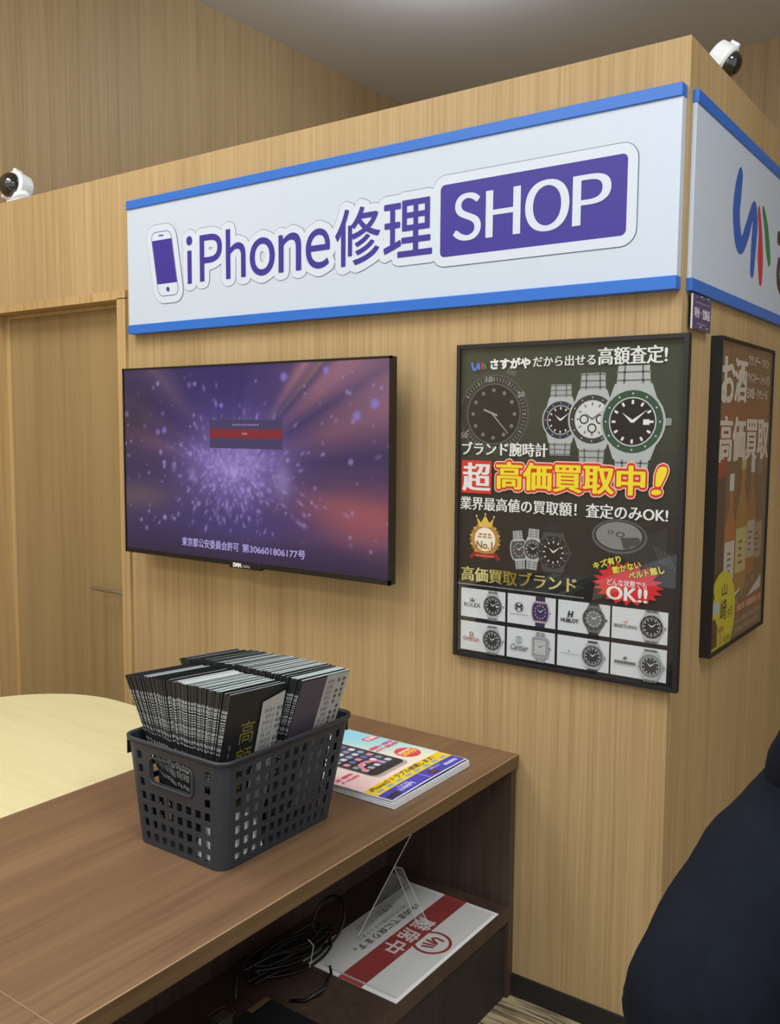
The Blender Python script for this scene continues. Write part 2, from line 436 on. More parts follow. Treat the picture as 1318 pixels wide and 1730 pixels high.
def offs(d): return rrect(-.662-d, 2.046-d, -.132+d, 2.238+d, .014+d)
tilt = lambda pts: [((x-(-1.788))*math.cos(.06)-(z-2.14)*math.sin(-.0)+(-1.788)+(-(z-2.14))*.17+.0, z) for x, z in pts]
# grey die-cut outline first, white inside it, then the ink
outer_phone = lambda d: tilt(rrect(-1.842-d, 2.030-d, -1.738+d, 2.250+d, .024+d))
G = [glyphs(t_) for t_, _ in letters]
def put(grow, col):
    for li, (t_, bx_) in enumerate(letters):
        p.layer += 9*(li % 2)
        V, F, E = glyphs(t_); lo, hi = V.min(0), V.max(0)
        Q = (V-lo)/(hi-lo)*[bx_[2]-bx_[0], bx_[3]-bx_[1]]+[bx_[0], bx_[1]]
        if grow: p._grow(Q, F, E, grow, grow, col)
        else: p._add([tuple(q) for q in Q], F, col)
        p.layer -= 9*(li % 2)
    p.layer += 19
put(.0270, LINE)
p.poly(outer_phone(.0265), LINE); p.poly(offs(.0270), LINE)
put(.0252, WH)
p.poly(outer_phone(.0247), WH); p.poly(offs(.0252), WH)
p.poly(box0, PUR)
p.poly(outer_phone(.001), PUR); p.poly(outer_phone(-.0015), WH)
p.poly(tilt([(-1.840, 2.072), (-1.740, 2.072), (-1.740, 2.222), (-1.840, 2.222)]), PUR)
p.poly(tilt(arc(-1.790, 2.052, .0085, 16)), PUR)
p.poly(tilt(rrect(-1.803, 2.234, -1.777, 2.239, .002, 3)), PUR)
put(.0022, PUR)
for ch, bx_ in (('Ｓ', (-.617, 2.083, -.537, 2.207)), ('Ｈ', (-.516, 2.083, -.420, 2.203)), ('Ｏ', (-.400, 2.080, -.284, 2.207)), ('Ｐ', (-.269, 2.083, -.175, 2.203))):
    p.text(ch, bx_, WH, bold=.0034, boldy=.0002)
p.build('sign_lettering', M_INK, sg)

# ------------------------------------------------------------------ right sign
rs = thing('shop_sign', 'white sign board with a blue, red and green swirl logo on the right face', 'sign', (0, .024, 1.9))
RY0, RY1, RZ0, RZ1 = .024, 2.1, 1.911, 2.372
m = MB(); m.box((.0005, RY0+.001, RZ0+.004), (.011, RY1, RZ1-.004)); m.build('sign_board', M_SIGN, rs)
for za, zb in ((RZ1-.030, RZ1), (RZ0, RZ0+.030)):
    m = MB(); m.box((.0003, RY0, za), (.0145, RY1+.001, zb)); m.build('blue_border', M_SIGNBLUE, rs, bevel=.001)
p = Print((.011, 0, 0), (0, 1, 0), (0, 0, 1), (1, 0, 0))
p.stroke([(.405, 2.262), (.388, 2.215), (.378, 2.155), (.405, 2.095), (.445, 2.085), (.490, 2.130), (.548, 2.205), (.568, 2.170), (.562, 2.100), (.556, 2.030)],
         [.020, .031, .033, .032, .022, .024, .016, .026, .026, .020], (44, 92, 178))
p.stroke([(.604, 2.208), (.628, 2.150), (.640, 2.080), (.652, 2.018)], [.012, .018, .030, .018], (196, 52, 66))
p.stroke([(.652, 2.217), (.690, 2.175), (.720, 2.120), (.742, 2.085)], [.012, .020, .023, .016], (46, 128, 70))
p.build('logo_print', M_INK, rs)
p = Print((.011, 0, 0), (0, 1, 0), (0, 0, 1), (1, 0, 0))
p.text('さすがや', (.838, 2.01, 1.80, 2.235), (70, 60, 56), bold=.010)
p.build('sign_lettering', M_INK, rs)

# small purple plaque under it
pl = thing('wall_plaque', 'small purple plaque on silver stand-off pins below the right sign corner', 'plaque', (0, .04, 1.82))
m = MB(); m.box((.010, .036, 1.823), (.014, .180, 1.906)); m.build('plaque_plate', flat('violet_acrylic', (74, 64, 108), .25), pl)
m = MB(); m.box((.0098, .0345, 1.823), (.0142, .036, 1.906)); m.build('bright_edge', M_ACRYLE, pl, ).__setitem__('label', 'bright clear acrylic edge')
p = Print((.014, 0, 0), (0, 1, 0), (0, 0, 1), (1, 0, 0))
p.text('時計・宝飾品', (.050, 1.852, .170, 1.876), (206, 206, 218), bold=.0008)
for i in range(14): p.rect(.055+i*.008, 1.886, .060+i*.008, 1.8895, (150, 146, 176)); p.layer -= 1
for i in range(9): p.rect(.070+i*.008, 1.836, .075+i*.008, 1.840, (150, 146, 176)); p.layer -= 1
p.build('plaque_lettering', M_INK, pl)
for y_, z_ in ((.082, 1.9), (.132, 1.9), (.082, 1.829), (.132, 1.829)):
    m = MB(); m.lathe([(.004, 0), (.004, .020), (.003, .022)], (.0005, y_, z_), (1, 0, 0), 10); m.build('standoff_pin', M_CHROME, pl)

# ------------------------------------------------------------------ television
TX0, TX1, TZ0, TZ1, TY = -1.929, -.766, 1.136, 1.780, -.108
tv = thing('television', 'wide flat wall television showing a purple starburst video', 'television', (TX0, -.05, TZ0))
m = MB(); m.box((TX0, TY+.002, TZ0), (TX1, TY+.028, TZ1)); m.build('tv_back', M_TVBODY, tv, bevel=.003)
m = MB(); b_ = .007
m.box((TX0, TY-.002, TZ1-b_), (TX1, TY+.004, TZ1)); m.box((TX0, TY-.002, TZ0), (TX1, TY+.004, TZ0+.015))
m.box((TX0, TY-.002, TZ0), (TX0+b_, TY+.004, TZ1)); m.box((TX1-b_, TY-.002, TZ0), (TX1, TY+.004, TZ1))
m.build('bezel', M_TVBODY, tv)
m = MB(); m.box((-1.7, TY+.028, 1.2), (-1.0, -.062, 1.65)); m.build('tv_rear_housing', M_TVBODY, tv, bevel=.01)
m = MB(); m.box((-1.55, -.062, 1.25), (-1.15, -.001, 1.6)); m.build('wall_bracket', M_BLACK, tv)
m = MB(); m.prism([(-1.405, TY-.004), (-1.270, TY-.004), (-1.270, TY+.02), (-1.405, TY+.02)], TZ0-.008, TZ0+.014); tab = m.build('logo_tab', M_TVBODY, tv, bevel=.002)
p = Print((0, TY-.004, 0), (1, 0, 0), (0, 0, 1), (0, -1, 0))
p.text('DMM', (-1.386, TZ0-.003, -1.352, TZ0+.009), (225, 225, 230), bold=.0012); p.text('.make', (-1.349, TZ0-.003, -1.312, TZ0+.009), (170, 170, 176))
p.build('logo_lettering', M_INK, tab)
# the picture on the screen: a coloured pixel grid
nx, ny = 264, 148
sx0, sx1, sz0, sz1 = TX0+b_, TX1-b_, TZ0+.015, TZ1-b_
gu, gv = np.meshgrid(np.linspace(0, 1, nx), np.linspace(0, 1, ny))
def sm(n, s, seed):
    r = np.random.RandomState(seed); a = r.rand(n+2)
    i = np.clip((s*n).astype(int), 0, n); f = s*n-i; f = f*f*(3-2*f)
    return a[i]*(1-f)+a[np.minimum(i+1, n+1)]*f
cu, cv = .47, .47
du, dv = (gu-cu)*1.78, gv-cv
rad = np.hypot(du, dv); ang = (np.arctan2(dv, du)/(2*math.pi)) % 1.0
ray = .55*sm(26, ang, 3)+.3*sm(60, ang, 4)+.15*sm(130, ang, 5)
def C3(c): return np.array(c, float)
img = np.zeros((ny, nx, 3))+C3((62, 50, 96))
def mix(w, c):
    global img
    w = np.clip(w, 0, 1)[..., None]; img = img*(1-w)+C3(c)*w
def gs(u, v, su, sv): return np.exp(-((gu-u)/su)**2-((gv-v)/sv)**2)
mix(.95*gs(.46, .92, .27, .33), (44, 34, 104))
side = np.clip((rad-.22)*2.2, 0, 1)
upr = np.clip(1-np.abs(ang-.085)/.07, 0, 1); mix(side*upr*np.clip(2.6*ray-.7, 0, 1.1), (190, 118, 122))
lowr = np.clip(1-np.abs(((ang+.5) % 1)-.5+.035)/.05, 0, 1); mix(side*lowr*.7*np.clip(2.4*ray-.6, 0, 1), (136, 88, 108))
mix(.9*gs(.92, .26, .24, .14), (176, 92, 96))
mix(.75*gs(1.0, .95, .30, .20)*(.4+.9*ray), (180, 130, 152))
lef = np.clip(1-np.abs(ang-.46)/.05, 0, 1); mix(side*lef*np.clip(2.6*ray-.8, 0, 1), (128, 86, 112))
lef2 = np.clip(1-np.abs(ang-.385)/.028, 0, 1); mix(side*lef2*.8*(.4+ray), (126, 94, 124))
mix(.75*gs(.06, .30, .17, .085), (116, 92, 100))
mix(.65*gs(.02, .72, .12, .22), (58, 44, 66))
streak = np.clip(1-np.abs(ang-.135)/.012, 0, 1); mix(side*streak*.75, (190, 128, 132))
streak = np.clip(1-np.abs(ang-.121)/.006, 0, 1); mix(side*streak*.5, (168, 140, 100))
core = np.exp(-(rad/.34)**2); mix(core*(.35+.75*ray), (126, 104, 184))
mix(1.0*np.exp(-((gu-.46)/.17)**2-((gv-.52)/.15)**2)*(.6+.5*ray), (158, 132, 206))
mix(.9*np.clip((.16-gv)/.2, 0, 1), (46, 34, 58))
mix(.55*gs(.5, .20, .32, .08), (64, 54, 120))
rs_ = np.random.RandomState(11)
for _ in range(520):
    a_, q = rs_.rand()*2*math.pi, abs(rs_.randn())*.17
    u_, v_ = cu+q*math.cos(a_)/1.1, cv-.02+q*math.sin(a_)*.95
    w = .002+.0035*rs_.rand(); e_ = 1+4.5*q*rs_.rand()           # sparks drawn out along the rays
    ex, ey = (gu-u_)*1.78, gv-v_; al = ex*math.cos(a_)+ey*math.sin(a_); ac_ = -ex*math.sin(a_)+ey*math.cos(a_)
    mix(np.exp(-(al/(w*2*e_))**2-(ac_/(w*1.7))**2)*(.3+.5*rs_.rand()), (178, 158, 228))
for _ in range(110):
    u_, v_ = rs_.rand(), .12+.86*rs_.rand()
    w = .003+.007*rs_.rand()**2; mix(np.exp(-(((gu-u_)/w)**2+((gv-v_)/(w*1.78))**2)**2)*(.2+.55*rs_.rand()), (184, 164, 226))
for u_, v_, w in ((.655, .935, .013), (.90, .745, .013), (.955, .80, .014), (.80, .96, .011), (.18, .67, .010), (.42, .80, .008)):
    mix(np.exp(-(((gu-u_)/w)**2+((gv-v_)/(w*1.78))**2)**2)*.8, (150, 134, 236))
for u_, v_, w in ((.30, .44, .012), (.65, .43, .030), (.22, .47, .010)):
    mix(np.exp(-((gu-u_)/w)**2-((gv-v_)/(w*2.6))**2)*.5, (186, 166, 226))
img *= .86
V = [(sx0+(sx1-sx0)*u_, TY+.001, sz0+(sz1-sz0)*v_) for v_ in np.linspace(0, 1, ny) for u_ in np.linspace(0, 1, nx)]
F = [(j*nx+i, j*nx+i+1, (j+1)*nx+i+1, (j+1)*nx+i) for j in range(ny-1) for i in range(nx-1)]
me = bpy.data.meshes.new('screen'); me.from_pydata(V, [], F); me.update()
at = me.color_attributes.new('ink', 'FLOAT_COLOR', 'POINT')
cc = img.reshape(-1, 3)/255; cc = np.where(cc <= .04045, cc/12.92, ((cc+.055)/1.055)**2.4)
at.data.foreach_set('color', np.c_[cc, np.ones(len(cc))].astype(np.float32).ravel())
scr = link('screen', me, M_SCREENINK, tv)
p = Print((0, TY+.0012, 0), (1, 0, 0), (0, 0, 1), (0, -1, 0))
p.rect(-1.494, 1.512, -1.175, 1.603, (62, 54, 92)); p.rect(-1.494, 1.545, -1.175, 1.573, (122, 34, 44))
for i in range(12): p.rect(-1.390+i*.0098, 1.584, -1.384+i*.0098, 1.590, (128, 118, 168)); p.layer -= 1
for i in range(3): p.rect(-1.346+i*.008, 1.555, -1.341+i*.008, 1.563, (178, 120, 130)); p.layer -= 1
p.build('menu_overlay', M_SCREENINK, scr)
p = Print((0, TY+.0012, 0), (1, 0, 0), (0, 0, 1), (0, -1, 0))
p.text('東京都公安委員会許可', (-1.633, 1.181, -1.366, 1.210), (168, 158, 214), bold=.0004)
p.text('第306601806177号', (-1.350, 1.182, -1.084, 1.209), (168, 158, 214), bold=.0004)
p.build('screen_lettering', M_SCREENINK, scr)

# ------------------------------------------------------------------ framed posters
def frame_bars(m, a, b, w, conv):
    (u0, v0, n0), (u1, v1, n1) = a, b
    for q in ((u0, v0, u1, v0+w), (u0, v1-w, u1, v1), (u0, v0+w, u0+w, v1-w), (u1-w, v0+w, u1, v1-w)):
        A, B = conv(q[0], q[1], n0), conv(q[2], q[3], n1)
        m.box(tuple(min(x, y) for x, y in zip(A, B)), tuple(max(x, y) for x, y in zip(A, B)))

def watch(p, cx, cy, r, dial, bezel, case=(176, 180, 182), strap=(168, 172, 174), sw=.62, ext=1.9, shape='round', hand=(225, 225, 225), tilt=0, links=True, up=1, dn=1, sub=False, date=False):
    c_, s_ = math.cos(tilt), math.sin(tilt)
    T = lambda pts: [(cx+x*r*c_-y*r*s_, cy+x*r*s_+y*r*c_) for x, y in pts]
    for sg_, on in ((1, up), (-1, dn)):
        if not on: continue
        p.poly(T([(-sw, .5*sg_), (sw, .5*sg_), (sw*.86, ext*sg_), (-sw*.86, ext*sg_)]), strap)
        dk = tuple(int(v*.62) for v in strap)
        if links:
            k = .95
            while k < ext-.05:
                p.poly(T([(-sw*.95, k*sg_), (sw*.95, k*sg_), (sw*.95, (k+.05)*sg_), (-sw*.95, (k+.05)*sg_)]), dk); p.layer -= 1; k += .24
            for xx in (-.3, .3): p.poly(T([(xx-.03, .8*sg_), (xx+.03, .8*sg_), (xx*.9+.03, ext*sg_), (xx*.9-.03, ext*sg_)]), dk); p.layer -= 1
            p.up()
        p.poly(T([(-.86, .3*sg_), (.86, .3*sg_), (sw*1.02, 1.12*sg_), (-sw*1.02, 1.12*sg_)]), case)
    p.poly(T([(.9, -.12), (1.17, -.10), (1.17, .10), (.9, .12)]), tuple(int(v*.8) for v in case))
    if shape == 'round':
        p.poly(T(arc(0, 0, 1.0, 28)), case); p.poly(T(arc(0, 0, .93, 28)), bezel)
        p.poly(T(arc(0, 0, .73, 28)), tuple(min(255, int(v*1.05)) for v in case)); p.poly(T(arc(0, 0, .69, 28)), dial)
        for k in range(12):
            a = math.pi*k/6
            p.poly(T([(math.cos(a)*.52-math.sin(a)*.035, math.sin(a)*.52+math.cos(a)*.035), (math.cos(a)*.52+math.sin(a)*.035, math.sin(a)*.52-math.cos(a)*.035),
                      (math.cos(a)*.64+math.sin(a)*.035, math.sin(a)*.64-math.cos(a)*.035), (math.cos(a)*.64-math.sin(a)*.035, math.sin(a)*.64+math.cos(a)*.035)]), hand); p.layer -= 1
            for q in (.83,):
                p.poly(T([(math.cos(a)*q+math.cos(t)*.035, math.sin(a)*q+math.sin(t)*.035) for t in (0, 1.57, 3.14, 4.71)]), (196, 198, 198)); p.layer -= 1
        p.up()
        if sub:
            for x, y in ((-.33, 0), (.33, 0), (0, -.34)):
                p.poly(T(arc(x, y, .19, 16)), bezel); p.poly(T(arc(x, y, .13, 16)), dial)
    elif shape == 'tonneau':
        o = [(-.78, -1.0), (.78, -1.0), (.98, -.5), (1.02, 0), (.98, .5), (.78, 1.0), (-.78, 1.0), (-.98, .5), (-1.02, 0), (-.98, -.5)]
        p.poly(T(o), case); p.poly(T([(x*.88, y*.9) for x, y in o]), dial)
        for k in range(12):
            a = math.pi*k/6
            p.poly(T([(math.cos(a)*.6+math.cos(t)*.11, math.sin(a)*.68+math.sin(t)*.11) for t in (0, 1.57, 3.14, 4.71)]), (176, 150, 150)); p.layer -= 1
        p.up()
    else:
        o = rrect(-.92, -1.02, .92, 1.02, .12, 3)
        p.poly(T(o), case); p.poly(T([(x*.80, y*.82) for x, y in o]), (120, 120, 118)); p.poly(T([(x*.72, y*.75) for x, y in o]), dial)
        for k in range(12):
            a = math.pi*k/6; k_ = .55/max(abs(math.cos(a)), abs(math.sin(a)))
            p.poly(T([(math.cos(a)*k_*.8, math.sin(a)*k_*.85), (math.cos(a)*k_*1.05-.04, math.sin(a)*k_*1.05), (math.cos(a)*k_*1.05+.06, math.sin(a)*k_*1.05)]), (70, 70, 70)); p.layer -= 1
        p.up()
    for a, L in ((math.radians(140), .42), (math.radians(38), .58)):
        q = [(-math.sin(a)*.05, math.cos(a)*.05), (math.sin(a)*.05, -math.cos(a)*.05), (math.cos(a)*L, math.sin(a)*L)]
        p.poly(T(q), hand)
    if date: p.poly(T([(.33, -.09), (.52, -.09), (.52, .07), (.33, .07)]), (226, 228, 228))

PX0, PX1, PZ0, PZ1 = -.6086, .0264, .945, 1.8076
po = thing('framed_poster', 'large black framed watch buying poster with yellow headline on the front wall', 'poster', (PX0, 0, PZ0))
m = MB(); frame_bars(m, (PX0, PZ0, -.001), (PX1, PZ1, -.022), .0105, lambda u, v, n: (u, n, v)); m.build('poster_frame', M_BLACK, po)
m = MB(); m.box((PX0+.009, -.010, PZ0+.009), (PX1-.009, -.001, PZ1-.009)); m.build('backing_board', M_BLACK, po)
p = Print((0, -.010, 0), (1, 0, 0), (0, 0, 1), (0, -1, 0))
n = 28
for k in range(n):
    z0, z1 = PZ0+.0105+(PZ1-PZ0-.021)*k/n, PZ0+.0105+(PZ1-PZ0-.021)*(k+1)/n
    t_ = min(1, max(0, (k/n-.40)/.35))  # printed gradient, with the glass reflection mixed into its greenish top
    p.rect(PX0+.0105, z0, PX1-.0105, z1, (int(33+24*t_), int(32+33*t_), int(33+21*t_))); p.layer -= 1
p.up(); p.build('poster_sheet', M_GLOSSINK, po)
p = Print((0, -.010, 0), (1, 0, 0), (0, 0, 1), (0, -1, 0), .0006)
# big faded diver's watch, left
gx, gz, gr = -.497, 1.620, .106
L0 = PX0+.0115
clip = lambda pts: [(max(x, L0), y) for x, y in pts]
p.poly(clip(arc(gx, gz, gr, 40)), (78, 80, 78)); p.poly(clip(arc(gx, gz, gr*.96, 40)), (48, 49, 48)); p.poly(clip(arc(gx, gz, gr*.78, 40)), (84, 86, 84)); p.poly(clip(arc(gx, gz, gr*.74, 40)), (30, 31, 31))
for k in range(60):
    a = 2*math.pi*k/60
    if math.cos(a)*gr+gx < L0+.004: continue
    w = .004 if k % 5 == 0 else .0018
    p.bar((gx+math.cos(a)*gr*.82, gz+math.sin(a)*gr*.82), (gx+math.cos(a)*gr*.93, gz+math.sin(a)*gr*.93), w, (128, 130, 128)); p.layer -= 1
for k in range(12):
    a = 2*math.pi*k/12
    p.disc(gx+math.cos(a)*gr*.6, gz+math.sin(a)*gr*.6, .0055, (112, 114, 112), 12); p.layer -= 1
p.up()
p.bar((gx-.03, gz+.012), (gx+.012, gz-.004), .005, (150, 152, 150)); p.bar((gx-.005, gz+.002), (gx+.045, gz-.052), .004, (150, 152, 150), .002)
for t_, x, y in (('10', -.512, 1.713), ('20', -.415, 1.672), ('50', -.588, 1.562)):
    p.text(t_, (x-.010, y-.007, x+.010, y+.007), (146, 148, 146), bold=.0006)
p.poly([(gx+.035, gz+.108), (gx+.062, gz+.098), (gx+.070, gz+.112), (gx+.042, gz+.122)], (86, 88, 86))
watch(p, -.300, 1.604, .052, (22, 23, 26), (40, 38, 66), strap=(160, 164, 164), ext=1.75)
watch(p, -.213, 1.606, .066, (206, 208, 206), (52, 54, 54), strap=(164, 168, 168), ext=1.75, sw=.56, sub=True, hand=(120, 120, 120))
watch(p, -.108, 1.600, .083, (20, 24, 24), (46, 78, 60), strap=(176, 180, 180), ext=1.65, date=True, sw=.56)
p.build('watch_print', M_GLOSSINK, po)
WT = (226, 228, 226)
p = Print((0, -.010, 0), (1, 0, 0), (0, 0, 1), (0, -1, 0), .0055)
p.stroke([(-.563, 1.757), (-.560, 1.744), (-.552, 1.740), (-.543, 1.754), (-.540, 1.741)], .0035, (70, 122, 200)); p.layer -= 1
p.stroke([(-.533, 1.755), (-.529, 1.741)], .0030, (190, 60, 70)); p.layer -= 1; p.stroke([(-.526, 1.754), (-.520, 1.743)], .0026, (60, 140, 80))
p.text('さすがや', (-.505, 1.740, -.388, 1.766), WT, bold=.0017)
p.text('だから出せる', (-.379, 1.741, -.207, 1.768), WT, bold=.0008, boldy=.0002)
p.text('高額査定!', (-.199, 1.740, -.026, 1.783), WT, bold=.0014, boldy=.0003)
p.text('ブランド腕時計', (-.590, 1.508, -.333, 1.544), WT, bold=.0013, boldy=.0003)
p.rect(-.591, 1.404, -.497, 1.494, (206, 48, 44)); p.text('超', (-.586, 1.411, -.502, 1.487), WT, bold=.0030, boldy=.0008)
p.text('高価買取中', (-.480, 1.420, -.072, 1.492), (236, 218, 44), bold=.0030, boldy=.0012, halo=[(.0105, (240, 196, 186)), (.0075, (206, 54, 40))])
p.text('!', (-.052, 1.424, -.034, 1.492), (236, 218, 44), bold=.0040, boldy=.001, shear=.25, halo=[(.0105, (240, 196, 186)), (.0075, (206, 54, 40))])
p.text('業界最高値の買取額！査定のみOK!', (-.593, 1.358, -.011, 1.394), WT, bold=.0011, boldy=.0002)
gold = lambda x, y: (int(176+34*math.sin((x+.6)*26)), int(160+40*math.sin((x+.6)*26)), int(82+50*math.sin((x+.6)*26)))
p.text('高価買取ブランド', (-.586, 1.160, -.243, 1.200), gold, bold=.0014, boldy=.0003)
for k in range(76): p.disc(-.602+k*.00505, 1.150, .0014, WT, 6); p.layer -= 1
p.up()
YE = (226, 210, 70)
bst = []
for k in range(40):
    a = 2*math.pi*k/40; rr_ = 1 if k % 2 == 0 else .74+.1*R.random()
    bst.append((-.107+.094*rr_*math.cos(a), 1.196+.052*rr_*math.sin(a)*(1.15 if math.sin(a) > .7 else 1)))
p.fan((-.107, 1.196), bst, (206, 36, 44))
p.text('キズ有り', (-.199, 1.239, -.124, 1.257), YE, bold=.0007, rot=.34, halo=[(.0022, (30, 24, 20))])
p.text('動かない', (-.147, 1.231, -.073, 1.249), YE, bold=.0007, rot=.30, halo=[(.0022, (30, 24, 20))])
p.text('ベルト無し', (-.105, 1.222, -.014, 1.241), YE, bold=.0007, rot=.28, halo=[(.0022, (30, 24, 20))])
p.text('どんな状態でも', (-.159, 1.191, -.057, 1.208), WT, bold=.0002)
p.text('OK!!', (-.159, 1.156, -.056, 1.190), WT, bold=.0018, boldy=.0002)
p.build('poster_lettering', M_GLOSSINK, po)
# badge, three watches and the bare movement
p = Print((0, -.010, 0), (1, 0, 0), (0, 0, 1), (0, -1, 0), .0004)
GO = (176, 138, 62)
p.ring(-.517, 1.278, .035, .045, GO)
for k in range(22):
    a = math.radians(-70-320*k/21); p.disc(-.517+.044*math.cos(a), 1.278+.044*math.sin(a), .0052, (146, 112, 48) if k % 2 else (196, 160, 82), 8, 1, .7); p.layer -= 1
p.up(); p.disc(-.517, 1.278, .034, (238, 232, 216)); p.ring(-.517, 1.278, .033, .035, (196, 60, 50))
p.poly([(-.537, 1.312), (-.497, 1.312), (-.490, 1.338), (-.504, 1.324), (-.517, 1.345), (-.530, 1.324), (-.544, 1.338)], (220, 186, 84))
for x, y in ((-.490, 1.341), (-.517, 1.348), (-.544, 1.341)): p.disc(x, y, .003, (226, 196, 96), 8)
p.text('No.1', (-.543, 1.252, -.494, 1.272), (150, 112, 50), bold=.0009)
for k in range(3):
    p.rect(-.536+k*.014, 1.290, -.526+k*.014, 1.294, (170, 90, 60)); p.layer -= 1; p.rect(-.540+k*.016, 1.282, -.528+k*.016, 1.287, (190, 150, 90)); p.layer -= 1
p.up()
p.poly([(-.566, 1.226), (-.552, 1.243), (-.517, 1.238), (-.482, 1.243), (-.467, 1.226), (-.476, 1.222), (-.484, 1.230), (-.517, 1.224), (-.550, 1.230), (-.558, 1.222)], (150, 34, 36))
for k in range(8): p.rect(-.545+k*.0072, 1.231, -.540+k*.0072, 1.234, (220, 160, 120)); p.layer -= 1
p.up()
watch(p, -.412, 1.258, .026, (70, 72, 74), (60, 60, 60), shape='tonneau', ext=2.0, tilt=.12, sw=.6)
watch(p, -.371, 1.263, .028, (28, 29, 31), (60, 60, 60), ext=1.95, tilt=-.05)
watch(p, -.311, 1.260, .046, (22, 22, 23), (34, 34, 35), case=(70, 71, 72), strap=(38, 38, 39), ext=1.6, links=False)
p.poly([(-.20, 1.335), (-.08, 1.315), (-.010, 1.345), (-.010, 1.255), (-.05, 1.24), (-.16, 1.27)], (44, 44, 45))
p.disc(-.133, 1.315, .072, (92, 93, 93), 36, 1, .6); p.disc(-.133, 1.316, .067, (48, 48, 49), 36, 1, .58); p.disc(-.134, 1.317, .060, (128, 128, 126), 36, 1, .58)
p.poly([(-.12, 1.284), (-.075, 1.300), (-.085, 1.316), (-.130, 1.312)], (70, 70, 70))
for x, y, r_ in ((-.13, 1.320, .012), (-.100, 1.302, .010), (-.085, 1.310, .008), (-.155, 1.325, .008), (-.112, 1.290, .008)): p.ring(x, y, r_*.6, r_, (66, 66, 66), 14, 1, .6)
for k in range(5): p.bar((-.045+k*.009, 1.300-k*.004), (-.025+k*.009, 1.252-k*.004+.006), .003, (74, 74, 75)); p.layer -= 1
p.up(); p.build('badge_and_watch_print', M_GLOSSINK, po)
p = Print((0, -.010, 0), (1, 0, 0), (0, 0, 1), (0, -1, 0), .0006)
CW = (212, 216, 220); DK = (70, 72, 74)
cols = [(-.590, -.450), (-.443, -.301), (-.294, -.151), (-.146, -.003)]
for i, (x0, x1) in enumerate(cols):
    for z0, z1 in ((1.057, 1.138), (.963, 1.045)): p.rect(x0, z0, x1, z1, CW); p.layer -= 1
p.up()
p.text('ROLEX', (-.580, 1.086, -.528, 1.097), (60, 62, 64), bold=.0004)
p.poly([(-.561, 1.100), (-.547, 1.100), (-.544, 1.112), (-.550, 1.105), (-.554, 1.114), (-.558, 1.105), (-.564, 1.112)], (120, 116, 104))
watch(p, -.489, 1.096, .030, (48, 50, 50), (62, 64, 64), strap=(140, 144, 146), ext=1.36, sw=.55, date=True)
p.ring(-.408, 1.103, .0115, .0135, (60, 60, 62)); p.text('M', (-.416, 1.096, -.400, 1.110), (60, 60, 62), bold=.0012)
for k in range(8): p.rect(-.432+k*.0065, 1.082, -.428+k*.0065, 1.085, (150, 152, 154)); p.layer -= 1
p.up()
watch(p, -.345, 1.097, .026, (64, 52, 92), (60, 60, 60), case=(172, 160, 158), strap=(60, 48, 82), shape='tonneau', ext=1.58, sw=.6, links=False)
p.text('HUBLOT', (-.285, 1.081, -.236, 1.091), (64, 66, 68), bold=.0005); p.text('H', (-.266, 1.095, -.254, 1.110), (54, 56, 58), bold=.0012, shear=.2)
watch(p, -.194, 1.098, .031, (120, 122, 122), (70, 70, 68), case=(108, 108, 106), strap=(58, 56, 54), ext=1.33, sw=.5, links=False)
p.text('BREITLING', (-.139, 1.087, -.080, 1.095), (110, 112, 114), bold=.0003); p.poly([(-.118, 1.100), (-.106, 1.100), (-.104, 1.108), (-.112, 1.104)], (216, 160, 130))
watch(p, -.043, 1.098, .031, (40, 38, 42), (48, 46, 48), strap=(128, 132, 136), ext=1.32, sw=.58)
p.text('OMEGA', (-.580, .991, -.528, 1.001), (176, 120, 104), bold=.0004); p.text('Ω', (-.560, 1.004, -.548, 1.016), (150, 110, 96), bold=.0005)
watch(p, -.488, 1.001, .030, (62, 62, 62), (66, 66, 66), strap=(140, 144, 146), ext=1.32, sw=.55)
p.text('Cartier', (-.432, .986, -.380, 1.002), (120, 122, 126), bold=.0004, shear=.3); p.ring(-.409, 1.014, .007, .0085, (120, 122, 126), 18, .8, 1.2); p.layer -= 1; p.ring(-.403, 1.014, .007, .0085, (120, 122, 126), 18, .8, 1.2)
watch(p, -.342, 1.003, .026, (186, 190, 190), (90, 90, 90), case=(158, 162, 162), shape='rect', ext=1.55, sw=.55, hand=(70, 70, 76))
for k in range(10): p.rect(-.285+k*.0055, .998, -.281+k*.0055, 1.000, (170, 172, 176)); p.layer -= 1
p.disc(-.259, 1.006, .003, (150, 152, 156), 5)
watch(p, -.194, 1.002, .030, (62, 62, 64), (86, 88, 90), strap=(66, 64, 64), ext=1.3, sw=.5, links=False)
p.text('AP', (-.112, 1.007, -.103, 1.014), (70, 72, 74), bold=.0006)
for k in range(9): p.rect(-.135+k*.0062, .996, -.130+k*.0062, 1.003, (90, 92, 94)); p.layer -= 1
p.up()
watch(p, -.042, 1.001, .031, (58, 60, 62), (120, 124, 124), strap=(128, 132, 134), ext=1.32, sw=.6)
p.build('brand_grid_print', M_GLOSSINK, po)
m = MB(); m.quad((PX0+.0105, -.0185, PZ0+.0105), (PX1-.0105, -.0185, PZ0+.0105), (PX1-.0105, -.0185, PZ1-.0105), (PX0+.0105, -.0185, PZ1-.0105))
m.build('glass_pane', M_GLASS, po)

